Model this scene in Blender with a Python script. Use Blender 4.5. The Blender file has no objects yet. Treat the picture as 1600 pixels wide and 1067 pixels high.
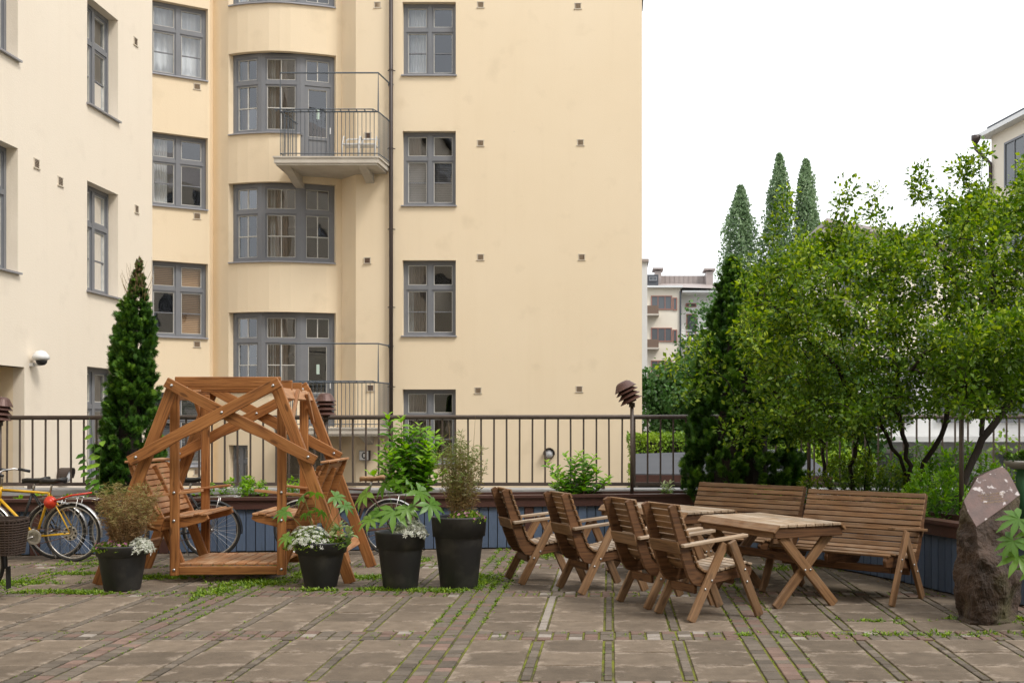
import bpy, bmesh, math, random
import numpy as np
from mathutils import Vector, Matrix
R = math.radians
SC = bpy.context.scene
COL = SC.collection
random.seed(7)
rng = np.random.default_rng(11)

# ------------------------------------------------------------------ camera, light, exposure
cam_data = bpy.data.cameras.new('camera')
cam = bpy.data.objects.new('camera', cam_data); COL.objects.link(cam)
cam.location = (0, 0, 1.6); cam.rotation_euler = (R(90), 0, 0)
cam_data.sensor_width = 36; cam_data.lens = 40.5
cam_data.shift_x = -0.0969; cam_data.shift_y = 0.0791
cam_data.clip_end = 2000; cam_data.clip_start = 0.1
SC.camera = cam
SC.view_settings.view_transform = 'Standard'; SC.view_settings.look = 'None'
SC.view_settings.gamma = 1; SC.view_settings.use_curve_mapping = False
SC.view_settings.exposure = 0.82
SC.cycles.max_bounces = 8; SC.cycles.transparent_max_bounces = 12
SC.cycles.diffuse_bounces = 4; SC.cycles.glossy_bounces = 4

SUN_EL, SUN_AZ = 52, 128          # azimuth clockwise from +Y (the sun is behind the camera, to the right)
world = bpy.data.worlds.new('World'); SC.world = world; world.use_nodes = True
wn = world.node_tree; wn.nodes.clear()
sky = wn.nodes.new('ShaderNodeTexSky'); sky.sky_type = 'NISHITA'; sky.sun_disc = False
sky.sun_elevation = R(SUN_EL); sky.sun_rotation = R(SUN_AZ); sky.dust_density = 3
mixw = wn.nodes.new('ShaderNodeMixRGB'); mixw.inputs[0].default_value = 0.88
tcw = wn.nodes.new('ShaderNodeTexCoord')
clw = wn.nodes.new('ShaderNodeTexNoise'); clw.inputs['Scale'].default_value = 1.3; clw.inputs['Detail'].default_value = 4
rpw = wn.nodes.new('ShaderNodeValToRGB')
rpw.color_ramp.elements[0].position = 0.3; rpw.color_ramp.elements[0].color = (0.86, 0.9, 0.95, 1)
rpw.color_ramp.elements[1].position = 0.7; rpw.color_ramp.elements[1].color = (1.0, 1.0, 1.0, 1)
mlw = wn.nodes.new('ShaderNodeVectorMath'); mlw.operation = 'SCALE'; mlw.inputs['Scale'].default_value = 8.6
wn.links.new(tcw.outputs['Generated'], clw.inputs['Vector']); wn.links.new(clw.outputs['Fac'], rpw.inputs[0])
wn.links.new(rpw.outputs[0], mlw.inputs[0])
bgw = wn.nodes.new('ShaderNodeBackground'); bgw.inputs['Strength'].default_value = 0.11
ow = wn.nodes.new('ShaderNodeOutputWorld')
wn.links.new(sky.outputs[0], mixw.inputs[1]); wn.links.new(mlw.outputs[0], mixw.inputs[2])
wn.links.new(mixw.outputs[0], bgw.inputs[0]); wn.links.new(bgw.outputs[0], ow.inputs[0])
sun_data = bpy.data.lights.new('sun', 'SUN'); sun_data.energy = 1.3; sun_data.angle = R(16); sun_data.color = (1.0, 0.955, 0.89)
sun = bpy.data.objects.new('sun', sun_data); COL.objects.link(sun)
_d = Vector((math.sin(R(SUN_AZ))*math.cos(R(SUN_EL)), math.cos(R(SUN_AZ))*math.cos(R(SUN_EL)), math.sin(R(SUN_EL))))
sun.rotation_euler = _d.to_track_quat('Z', 'Y').to_euler()

# ------------------------------------------------------------------ materials
def new_mat(name):
    m = bpy.data.materials.new(name); m.use_nodes = True
    nt = m.node_tree; nt.nodes.clear()
    o = nt.nodes.new('ShaderNodeOutputMaterial'); b = nt.nodes.new('ShaderNodeBsdfPrincipled')
    nt.links.new(b.outputs[0], o.inputs[0])
    return m, nt, b, o

def mat(name, c1, c2=None, rough=.7, scale=8, stretch=(1, 1, 1), bump=0., bscale=None, metal=0., rnd=0., detail=5,
        spot=None, spot_scale=6, spot_lo=.6, spot_hi=.75, spec=.5, contrast=.25):
    """noise-mixed colour with bump; rnd = brightness spread between objects; spot = colour of irregular patches"""
    m, nt, b, o = new_mat(name); N = nt.nodes.new; L = nt.links.new
    c2 = c2 or tuple(x*.75 for x in c1)
    tc = N('ShaderNodeTexCoord'); mp = N('ShaderNodeMapping'); mp.inputs['Scale'].default_value = stretch
    L(tc.outputs['Object'], mp.inputs['Vector'])
    oi = N('ShaderNodeObjectInfo')
    off = N('ShaderNodeVectorMath'); off.operation = 'MULTIPLY_ADD'
    sc_ = N('ShaderNodeCombineXYZ')
    for i in range(3): L(oi.outputs['Random'], sc_.inputs[i])
    L(sc_.outputs[0], off.inputs[0]); off.inputs[1].default_value = (37, 53, 71) if rnd else (0, 0, 0); L(mp.outputs[0], off.inputs[2])
    n = N('ShaderNodeTexNoise'); n.inputs['Scale'].default_value = scale; n.inputs['Detail'].default_value = detail
    n.inputs['Roughness'].default_value = .6
    L(off.outputs[0], n.inputs['Vector'])
    rp = N('ShaderNodeValToRGB'); rp.color_ramp.elements[0].position = .5-contrast; rp.color_ramp.elements[1].position = .5+contrast
    rp.color_ramp.elements[0].color = (*c2, 1); rp.color_ramp.elements[1].color = (*c1, 1)
    L(n.outputs['Fac'], rp.inputs[0]); col = rp.outputs[0]
    if spot:
        n2 = N('ShaderNodeTexNoise'); n2.inputs['Scale'].default_value = spot_scale; n2.inputs['Detail'].default_value = 7
        L(off.outputs[0], n2.inputs['Vector'])
        r2 = N('ShaderNodeMapRange'); r2.inputs[1].default_value = spot_lo; r2.inputs[2].default_value = spot_hi
        L(n2.outputs['Fac'], r2.inputs[0])
        mx = N('ShaderNodeMixRGB'); L(r2.outputs[0], mx.inputs[0]); L(col, mx.inputs[1]); mx.inputs[2].default_value = (*spot, 1)
        col = mx.outputs[0]
    if rnd:
        mr = N('ShaderNodeMapRange'); mr.inputs[3].default_value = 1-rnd; mr.inputs[4].default_value = 1+rnd
        L(oi.outputs['Random'], mr.inputs[0])
        hs = N('ShaderNodeHueSaturation'); L(mr.outputs[0], hs.inputs['Value']); L(col, hs.inputs['Color'])
        col = hs.outputs[0]
    L(col, b.inputs['Base Color'])
    b.inputs['Roughness'].default_value = rough; b.inputs['Metallic'].default_value = metal
    b.inputs['Specular IOR Level'].default_value = spec
    if bump:
        nb = N('ShaderNodeTexNoise'); nb.inputs['Scale'].default_value = bscale or scale*6; nb.inputs['Detail'].default_value = 6
        L(off.outputs[0], nb.inputs['Vector'])
        bp = N('ShaderNodeBump'); bp.inputs['Strength'].default_value = bump; bp.inputs['Distance'].default_value = .01
        L(nb.outputs['Fac'], bp.inputs['Height']); L(bp.outputs[0], b.inputs['Normal'])
    return m

def stucco(name, c1, c2):
    m = mat(name, c1, c2, rough=.92, scale=.45, bump=.35, bscale=45, contrast=.3, spot=tuple(x*.93 for x in c2), spot_scale=1.5, spot_lo=.6, spot_hi=.78)
    nt = m.node_tree; N = nt.nodes.new; L = nt.links.new; b = next(n for n in nt.nodes if n.type == 'BSDF_PRINCIPLED'); src = b.inputs['Base Color'].links[0].from_socket
    tc = N('ShaderNodeTexCoord')
    mp = N('ShaderNodeMapping'); mp.inputs['Scale'].default_value = (3.2, 3.2, .16); L(tc.outputs['Object'], mp.inputs[0])
    n = N('ShaderNodeTexNoise'); n.inputs['Scale'].default_value = 1.6; n.inputs['Detail'].default_value = 7; L(mp.outputs[0], n.inputs['Vector'])
    r = N('ShaderNodeMapRange'); r.inputs[1].default_value = .52; r.inputs[2].default_value = .85; r.inputs[4].default_value = .16; L(n.outputs['Fac'], r.inputs[0])
    mx = N('ShaderNodeMixRGB'); L(r.outputs[0], mx.inputs[0]); L(src, mx.inputs[1]); mx.inputs[2].default_value = (*[x*q for x, q in zip(c2, (.86, .83, .78))], 1)
    v = N('ShaderNodeTexNoise'); v.inputs['Scale'].default_value = 14; v.inputs['Detail'].default_value = 3; L(tc.outputs['Object'], v.inputs['Vector'])
    r2 = N('ShaderNodeMapRange'); r2.inputs[1].default_value = .76; r2.inputs[2].default_value = .80; r2.inputs[4].default_value = .35; L(v.outputs['Fac'], r2.inputs[0])
    m2 = N('ShaderNodeMixRGB'); L(r2.outputs[0], m2.inputs[0]); L(mx.outputs[0], m2.inputs[1]); m2.inputs[2].default_value = (*[x*.55 for x in c2], 1)
    L(m2.outputs[0], b.inputs['Base Color']); return m

def wood(name, light, dark, grain, rough=.6, rnd=.18, weather=None):
    """long grain along the object's X axis, with growth-ring streaks and a few knots"""
    m, nt, b, o = new_mat(name); N = nt.nodes.new; L = nt.links.new
    tc = N('ShaderNodeTexCoord'); oi = N('ShaderNodeObjectInfo'); cx = N('ShaderNodeCombineXYZ')
    for i in range(3): L(oi.outputs['Random'], cx.inputs[i])
    ma = N('ShaderNodeVectorMath'); ma.operation = 'MULTIPLY_ADD'; ma.inputs[1].default_value = (31, 17, 23)
    L(cx.outputs[0], ma.inputs[0]); L(tc.outputs['Object'], ma.inputs[2])
    mp = N('ShaderNodeMapping'); mp.inputs['Scale'].default_value = (1.2, 22, 22); L(ma.outputs[0], mp.inputs[0])
    n = N('ShaderNodeTexNoise'); n.inputs['Scale'].default_value = 2.2; n.inputs['Detail'].default_value = 6; n.inputs['Distortion'].default_value = .8
    L(mp.outputs[0], n.inputs['Vector'])
    rp = N('ShaderNodeValToRGB'); e = rp.color_ramp.elements
    e[0].position = .32; e[0].color = (*grain, 1); e[1].position = .68; e[1].color = (*light, 1)
    mid = rp.color_ramp.elements.new(.48); mid.color = (*dark, 1)
    L(n.outputs['Fac'], rp.inputs[0]); col = rp.outputs[0]
    mpk = N('ShaderNodeMapping'); mpk.inputs['Scale'].default_value = (3.2, 9, 9); L(ma.outputs[0], mpk.inputs[0])
    vk = N('ShaderNodeTexVoronoi'); vk.inputs['Scale'].default_value = 1.; L(mpk.outputs[0], vk.inputs['Vector'])
    rk = N('ShaderNodeMapRange'); rk.inputs[1].default_value = .10; rk.inputs[2].default_value = .17; rk.inputs[3].default_value = .75; rk.inputs[4].default_value = 0
    L(vk.outputs['Distance'], rk.inputs[0])
    mk = N('ShaderNodeMixRGB'); L(rk.outputs[0], mk.inputs[0]); L(col, mk.inputs[1]); mk.inputs[2].default_value = (*[g*.55 for g in grain], 1)
    col = mk.outputs[0]
    if weather:
        nw = N('ShaderNodeTexNoise'); nw.inputs['Scale'].default_value = 3.5; nw.inputs['Detail'].default_value = 6; L(ma.outputs[0], nw.inputs['Vector'])
        rw = N('ShaderNodeMapRange'); rw.inputs[1].default_value = .42; rw.inputs[2].default_value = .72; L(nw.outputs['Fac'], rw.inputs[0])
        geo = N('ShaderNodeNewGeometry'); sx = N('ShaderNodeSeparateXYZ'); L(geo.outputs['Normal'], sx.inputs[0])
        up = N('ShaderNodeMapRange'); up.inputs[1].default_value = .3; up.inputs[2].default_value = .95; up.inputs[3].default_value = .35; up.inputs[4].default_value = 1.1
        L(sx.outputs[2], up.inputs[0])
        mm = N('ShaderNodeMath'); mm.operation = 'MULTIPLY'; mm.use_clamp = True; L(rw.outputs[0], mm.inputs[0]); L(up.outputs[0], mm.inputs[1])
        mx = N('ShaderNodeMixRGB'); L(mm.outputs[0], mx.inputs[0]); L(col, mx.inputs[1]); mx.inputs[2].default_value = (*weather, 1)
        col = mx.outputs[0]
    mr = N('ShaderNodeMapRange'); mr.inputs[3].default_value = 1-rnd; mr.inputs[4].default_value = 1+rnd; L(oi.outputs['Random'], mr.inputs[0])
    hs = N('ShaderNodeHueSaturation'); L(mr.outputs[0], hs.inputs['Value']); L(col, hs.inputs['Color'])
    L(hs.outputs[0], b.inputs['Base Color']); b.inputs['Roughness'].default_value = rough
    b.inputs['Specular IOR Level'].default_value = .35
    bp = N('ShaderNodeBump'); bp.inputs['Strength'].default_value = .35; bp.inputs['Distance'].default_value = .003
    L(n.outputs['Fac'], bp.inputs['Height']); L(bp.outputs[0], b.inputs['Normal'])
    return m

def leaf_mat(name, dark, mid, young, rough=.45, trans=.3):
    m, nt, b, o = new_mat(name); N = nt.nodes.new; L = nt.links.new
    at = N('ShaderNodeAttribute'); at.attribute_name = 'tint'
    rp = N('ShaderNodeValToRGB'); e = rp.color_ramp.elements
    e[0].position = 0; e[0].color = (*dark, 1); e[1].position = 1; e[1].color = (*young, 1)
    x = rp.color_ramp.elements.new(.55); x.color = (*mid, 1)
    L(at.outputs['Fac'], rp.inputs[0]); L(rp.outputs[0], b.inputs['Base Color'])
    b.inputs['Roughness'].default_value = rough; b.inputs['Specular IOR Level'].default_value = .35
    if trans:
        tr = N('ShaderNodeBsdfTranslucent'); hs = N('ShaderNodeHueSaturation'); hs.inputs['Saturation'].default_value = 1.15; hs.inputs['Value'].default_value = 1.5
        L(rp.outputs[0], hs.inputs['Color']); L(hs.outputs[0], tr.inputs[0])
        mx = N('ShaderNodeMixShader'); mx.inputs[0].default_value = trans
        L(b.outputs[0], mx.inputs[1]); L(tr.outputs[0], mx.inputs[2]); L(mx.outputs[0], o.inputs[0])
    return m

def glass_mat(name, tint=(.9, .93, .95), refl=1.45):
    m = bpy.data.materials.new(name); m.use_nodes = True; nt = m.node_tree; nt.nodes.clear(); N = nt.nodes.new; L = nt.links.new
    o = N('ShaderNodeOutputMaterial'); t = N('ShaderNodeBsdfTransparent'); t.inputs[0].default_value = (*tint, 1)
    g = N('ShaderNodeBsdfGlossy'); g.inputs['Roughness'].default_value = .015; g.inputs[0].default_value = (.95, .97, 1, 1)
    tc = N('ShaderNodeTexCoord'); n = N('ShaderNodeTexNoise'); n.inputs['Scale'].default_value = 1.6; n.inputs['Detail'].default_value = 1
    L(tc.outputs['Object'], n.inputs['Vector']); bp = N('ShaderNodeBump'); bp.inputs['Strength'].default_value = .2; bp.inputs['Distance'].default_value = .02
    L(n.outputs['Fac'], bp.inputs['Height']); L(bp.outputs[0], g.inputs['Normal'])
    lw = N('ShaderNodeFresnel'); lw.inputs['IOR'].default_value = refl
    ad = N('ShaderNodeMath'); ad.operation = 'MULTIPLY_ADD'; ad.inputs[1].default_value = 1.7; ad.inputs[2].default_value = .06; ad.use_clamp = True; L(lw.outputs[0], ad.inputs[0])
    mx = N('ShaderNodeMixShader'); L(ad.outputs[0], mx.inputs[0]); L(t.outputs[0], mx.inputs[1]); L(g.outputs[0], mx.inputs[2]); L(mx.outputs[0], o.inputs[0])
    return m

M = {}
M['stucco'] = stucco('yellow_stucco', (.83, .69, .495), (.80, .655, .455))
M['stucco_pale_lit'] = stucco('pale_lit_stucco', (.85, .755, .62), (.82, .72, .585))  # lit version of the plaster: the wing's brighter light put into the colour
M['stucco_far'] = mat('hazy_cream_render', (.80, .73, .61), (.76, .69, .57), rough=.9, scale=.4)  # paled: distance haze put into the wall colour
M['stucco_white'] = mat('far_white_render', (.78, .78, .78), (.71, .71, .7), rough=.9, scale=.4)
M['frame'] = mat('grey_window_paint', (.195, .20, .213), (.17, .176, .19), rough=.5, scale=3)
M['sash'] = mat('pale_window_putty', (.62, .60, .54), rough=.6)
M['sill'] = mat('zinc_sill', (.36, .36, .385), (.29, .29, .315), rough=.45, scale=6, metal=.3)
M['redframe'] = mat('red_brown_window_paint', (.36, .17, .13), rough=.6)
M['glass'] = glass_mat('window_glass')
M['curtain'] = mat('brown_curtain', (.30, .23, .18), (.20, .15, .12), rough=.9, scale=3)
M['curtain_white'] = mat('white_curtain', (.85, .84, .82), (.72, .71, .69), rough=.9, scale=3)
M['blind'] = mat('tan_blind', (.55, .33, .17), (.48, .28, .14), rough=.8, scale=2)
M['blind_grey'] = mat('grey_blind', (.20, .19, .19), (.15, .14, .14), rough=.6, scale=2)
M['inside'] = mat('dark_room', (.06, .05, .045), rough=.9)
M['concrete'] = mat('balcony_concrete', (.60, .55, .47), (.48, .43, .36), rough=.9, scale=3, bump=.3)
M['rail_grey'] = mat('blue_grey_railing_paint', (.10, .12, .145), (.08, .095, .11), rough=.45, scale=9)
M['fence'] = mat('brown_railing_paint', (.105, .078, .065), (.075, .055, .045), rough=.5, scale=9, bump=.1)
M['pipe'] = mat('brown_downpipe', (.055, .038, .032), rough=.45)
M['vent'] = mat('vent_metal', (.22, .14, .10), (.13, .09, .06), rough=.6, scale=40)
M['vent_rim'] = mat('vent_rim', (.66, .58, .46), rough=.7)
M['white'] = mat('white_paint', (.78, .78, .77), (.70, .70, .69), rough=.4)
M['black'] = mat('black_plastic', (.018, .018, .02), (.012, .012, .013), rough=.45, scale=12)
M['rubber'] = mat('tyre_rubber', (.03, .03, .03), rough=.8)
M['chrome'] = mat('worn_chrome', (.62, .61, .60), (.36, .33, .30), rough=.32, scale=30, metal=.85)
M['steel'] = mat('bolt_steel', (.55, .55, .56), rough=.35, metal=.8)
M['yellow'] = mat('yellow_bike_paint', (.78, .47, .02), (.62, .34, .015), rough=.35, scale=12)
M['red'] = mat('red_plastic', (.65, .05, .02), rough=.35)
M['rust'] = mat('rusty_bike_paint', (.12, .06, .04), (.07, .035, .025), rough=.7, scale=25)
M['tan_leather'] = mat('tan_leather', (.42, .24, .11), (.17, .09, .04), rough=.6, scale=22)
M['wicker'] = mat('dark_wicker', (.075, .045, .032), (.035, .022, .016), rough=.7, scale=20, stretch=(1, 1, 4), bump=.8)
M['pot'] = mat('charcoal_pot', (.030, .031, .033), (.022, .022, .024), rough=.62, scale=5, bump=.15, bscale=80, spot=(.085, .08, .07), spot_scale=5, spot_lo=.5, spot_hi=.9)
M['soil'] = mat('dark_soil', (.045, .032, .022), (.02, .014, .01), rough=1, scale=20, bump=1.)
M['paver'] = mat('concrete_slab', (.192, .153, .113), (.126, .099, .073), rough=.92, scale=5, bump=.45, bscale=70, rnd=.16, detail=8,
                 spot=(.33, .275, .215), spot_scale=2.6, spot_lo=.56, spot_hi=.70, spec=.25)
def slab_mat():
    """concrete slab: brown grey with a pale lime bloom creeping in from its own edges"""
    m = mat('concrete_slab_near', (.200, .157, .116), (.126, .098, .072), rough=.92, scale=7, bump=.6, bscale=60, rnd=.22, detail=10, spec=.25)
    nt = m.node_tree; N = nt.nodes.new; L = nt.links.new; b = next(n for n in nt.nodes if n.type == 'BSDF_PRINCIPLED')
    src = b.inputs['Base Color'].links[0].from_socket
    tc = N('ShaderNodeTexCoord'); sp = N('ShaderNodeSeparateXYZ'); L(tc.outputs['Object'], sp.inputs[0])
    ax = N('ShaderNodeMath'); ax.operation = 'ABSOLUTE'; L(sp.outputs[0], ax.inputs[0]); ay = N('ShaderNodeMath'); ay.operation = 'ABSOLUTE'; L(sp.outputs[1], ay.inputs[0])
    mxx = N('ShaderNodeMath'); mxx.operation = 'MAXIMUM'; L(ax.outputs[0], mxx.inputs[0]); L(ay.outputs[0], mxx.inputs[1])
    oi = N('ShaderNodeObjectInfo'); cx = N('ShaderNodeCombineXYZ'); [L(oi.outputs['Random'], cx.inputs[i]) for i in range(3)]
    ma = N('ShaderNodeVectorMath'); ma.operation = 'MULTIPLY_ADD'; ma.inputs[1].default_value = (41, 29, 13); L(cx.outputs[0], ma.inputs[0]); L(tc.outputs['Object'], ma.inputs[2])
    n = N('ShaderNodeTexNoise'); n.inputs['Scale'].default_value = 6.5; n.inputs['Detail'].default_value = 12; n.inputs['Roughness'].default_value = .72; L(ma.outputs[0], n.inputs['Vector'])
    ad = N('ShaderNodeMath'); ad.operation = 'MULTIPLY_ADD'; ad.inputs[1].default_value = 1.5; L(mxx.outputs[0], ad.inputs[0]); L(n.outputs['Fac'], ad.inputs[2])
    mr = N('ShaderNodeMapRange'); mr.inputs[1].default_value = .77; mr.inputs[2].default_value = .93; mr.inputs[4].default_value = .72; L(ad.outputs[0], mr.inputs[0])
    mix = N('ShaderNodeMixRGB'); L(mr.outputs[0], mix.inputs[0]); L(src, mix.inputs[1]); mix.inputs[2].default_value = (.38, .31, .245, 1); L(mix.outputs[0], b.inputs['Base Color'])
    return m
M['paver_near'] = slab_mat()
M['brick'] = mat('grey_sett', (.185, .152, .12), (.12, .10, .08), rough=.92, scale=12, bump=.5, bscale=80, rnd=.3, spec=.25)
M['brick_red'] = mat('red_sett', (.25, .165, .13), (.17, .12, .098), rough=.92, scale=12, bump=.5, bscale=80, rnd=.2, spec=.25)
M['brick_pale'] = mat('pale_sett', (.33, .29, .25), (.24, .21, .185), rough=.92, scale=12, bump=.5, bscale=80, rnd=.15, spec=.25)
M['joint'] = mat('mossy_joint_soil', (.20, .215, .018), (.085, .072, .03), rough=1, scale=3.2, bump=1., bscale=60, contrast=.14)
M['asphalt'] = mat('courtyard_asphalt', (.07, .07, .07), (.05, .05, .05), rough=.9, scale=2, bump=.4)
M['board_blue'] = mat('blue_board_paint', (.098, .142, .225), (.075, .108, .175), rough=.65, scale=5, stretch=(1, 8, 1), rnd=.14, bump=.2, spot=(.05, .07, .09), spot_scale=5, spot_lo=.58, spot_hi=.8)
M['cap_brown'] = mat('red_brown_cap_paint', (.088, .036, .027), (.058, .024, .019), rough=.5, scale=4, stretch=(.5, 5, 5), bump=.2)
M['coping'] = mat('grey_metal_coping', (.42, .42, .42), (.30, .29, .28), rough=.55, scale=4, spot=(.13, .12, .10), spot_scale=7, spot_lo=.6, spot_hi=.75)
M['wood'] = wood('weathered_brown_wood', (.275, .155, .075), (.20, .108, .05), (.115, .058, .028), rough=.62, weather=(.30, .215, .145))
M['wood_pale'] = wood('grey_bleached_wood', (.42, .315, .22), (.35, .25, .165), (.22, .145, .09), rough=.7, weather=(.46, .39, .31))
M['wood_dark'] = wood('dark_shaded_wood', (.17, .082, .036), (.12, .056, .024), (.065, .03, .014), rough=.55, rnd=.15)  # deepened so the shade under seats and tables is in the colour
M['wood_swing'] = wood('orange_stained_wood', (.39, .172, .058), (.30, .122, .038), (.16, .06, .02), rough=.5, rnd=.14)
M['wood_slat'] = wood('orange_stained_slat', (.46, .23, .105), (.39, .18, .075), (.26, .11, .045), rough=.55, rnd=.14, weather=(.50, .33, .2))
M['lamp_rust'] = mat('rust_brown_lamp_metal', (.125, .062, .047), (.085, .04, .032), rough=.45, scale=10, metal=.2)
M['lamp_globe'] = mat('opal_glass', (.75, .76, .78), rough=.25)
M['stone'] = mat('rough_granite', (.085, .052, .036), (.022, .014, .010), rough=.8, scale=7, bump=1., bscale=22, contrast=.2, spot=(.10, .095, .035), spot_scale=2.2, spot_lo=.5, spot_hi=.75)
M['stone'].node_tree.nodes['Bump'].inputs['Distance'].default_value = .035
M['stone_face'] = mat('cut_granite_face', (.165, .095, .08), (.075, .05, .046), rough=.6, scale=11, bump=.35, bscale=50, spot=(.52, .47, .47), spot_scale=15, spot_lo=.60, spot_hi=.66)
M['bark'] = mat('dark_bark', (.040, .030, .024), (.018, .013, .011), rough=.95, scale=18, stretch=(1, 1, .3), bump=1., bscale=40)
M['stem_red'] = mat('reddish_stem', (.13, .06, .035), rough=.8)
M['stem_green'] = mat('green_stem', (.12, .20, .05), rough=.7)
M['stem_straw'] = mat('straw_stem', (.34, .24, .11), (.22, .15, .07), rough=.8)
M['roof_brown'] = mat('hazy_brown_roof', (.38, .325, .30), (.33, .28, .26), rough=.5, scale=1)  # lightened brown, with distance haze put into the colour
M['roof_grey'] = mat('grey_sheet_roof', (.10, .105, .115), (.08, .085, .095), rough=.85, scale=1.2, spec=.15)
M['green_paint'] = mat('green_paint', (.03, .12, .05), rough=.5)
M['tree_leaf'] = leaf_mat('garden_tree_leaf', (.028, .075, .010), (.125, .225, .020), (.43, .54, .055), trans=.36)
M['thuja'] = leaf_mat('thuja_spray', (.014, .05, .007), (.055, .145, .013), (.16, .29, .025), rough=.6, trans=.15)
M['thuja_dry'] = leaf_mat('dry_thuja_spray', (.10, .06, .035), (.20, .12, .07), (.28, .19, .12), rough=.8, trans=.1)
M['poplar'] = leaf_mat('hazy_poplar_leaf', (.10, .17, .08), (.19, .28, .14), (.32, .41, .24), trans=.25)  # pale and greyish: haze over the far trees put into the leaf colour
M['maple'] = leaf_mat('far_maple_leaf', (.03, .085, .018), (.075, .165, .04), (.16, .28, .08), trans=.25)
M['hedge'] = leaf_mat('hedge_leaf', (.07, .15, .012), (.18, .30, .02), (.34, .46, .04), trans=.25)
M['hydrangea'] = leaf_mat('hydrangea_leaf', (.06, .18, .02), (.16, .34, .03), (.34, .54, .05), trans=.38, rough=.4)
M['lime'] = leaf_mat('lime_green_leaf', (.08, .19, .02), (.19, .36, .03), (.33, .52, .06), trans=.35)
M['fatsia'] = leaf_mat('palmate_leaf', (.05, .14, .025), (.13, .26, .045), (.24, .38, .06), trans=.3, rough=.35)
M['bamboo'] = leaf_mat('grassy_leaf', (.20, .125, .05), (.19, .17, .06), (.17, .24, .06), trans=.25)
M['dry'] = leaf_mat('dry_brown_leaf', (.19, .11, .05), (.30, .19, .09), (.25, .24, .08), trans=.2, rough=.8)
M['silver'] = leaf_mat('silver_white_bloom', (.22, .27, .17), (.60, .61, .52), (.86, .86, .80), trans=.2, rough=.8)
M['pink'] = leaf_mat('pink_petal', (.45, .10, .25), (.62, .22, .40), (.75, .42, .55), trans=.3)
M['weed'] = leaf_mat('weed_leaf', (.07, .14, .015), (.17, .28, .025), (.32, .44, .05), trans=.25)
M['varieg'] = leaf_mat('variegated_leaf', (.10, .22, .04), (.30, .42, .14), (.60, .62, .40), trans=.3)

# ------------------------------------------------------------------ object helpers
def tag(o, label=None, cat=None, group=None, kind=None):
    if label: o['label'] = label
    if cat: o['category'] = cat
    if group: o['group'] = group
    if kind: o['kind'] = kind
    return o

def thing(name, label, cat, loc=(0, 0, 0), rz=0, group=None):
    o = bpy.data.objects.new(name, None); COL.objects.link(o); o.empty_display_size = .2
    o.location = loc; o.rotation_euler = (0, 0, rz)
    return tag(o, label, cat, group)

def link(name, mesh, parent=None, mtx=None):
    o = bpy.data.objects.new(name, mesh); COL.objects.link(o)
    if parent: o.parent = parent
    if mtx is not None: o.matrix_basis = mtx
    return o

def copy_tree(o, parent=None):
    c = o.copy(); COL.objects.link(c)
    if parent: c.parent = parent
    for ch in o.children: copy_tree(ch, c)
    return c

_cache = {}
def box_mesh(lx, ly, lz, m, bev=None):
    key = (round(lx, 4), round(ly, 4), round(lz, 4), m.name, bev)
    if key in _cache: return _cache[key]
    bm = bmesh.new(); bmesh.ops.create_cube(bm, size=1)
    for v in bm.verts: v.co = Vector((v.co.x*lx, v.co.y*ly, v.co.z*lz))
    b = min(lx, ly, lz)*.16 if bev is None else bev
    if b > 0: bmesh.ops.bevel(bm, geom=bm.edges[:], offset=b, segments=1, affect='EDGES')
    me = bpy.data.meshes.new(m.name + '_piece'); bm.to_mesh(me); bm.free(); me.materials.append(m)
    _cache[key] = me
    return me

def frame(p0, xdir, up):
    x = Vector(xdir).normalized(); z = Vector(up); z = (z - x*z.dot(x)).normalized(); y = z.cross(x)
    m = Matrix((x, y, z)).transposed().to_4x4(); m.translation = Vector(p0)
    return m

def bar(name, parent, p0, p1, w, t, m, up=(0, 0, 1), bev=None):
    """straight timber or rod from p0 to p1: width w across, thickness t along 'up'"""
    p0 = Vector(p0); p1 = Vector(p1); d = p1-p0
    return link(name, box_mesh(d.length, w, t, m, bev), parent, frame((p0+p1)/2, d, up))

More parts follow.
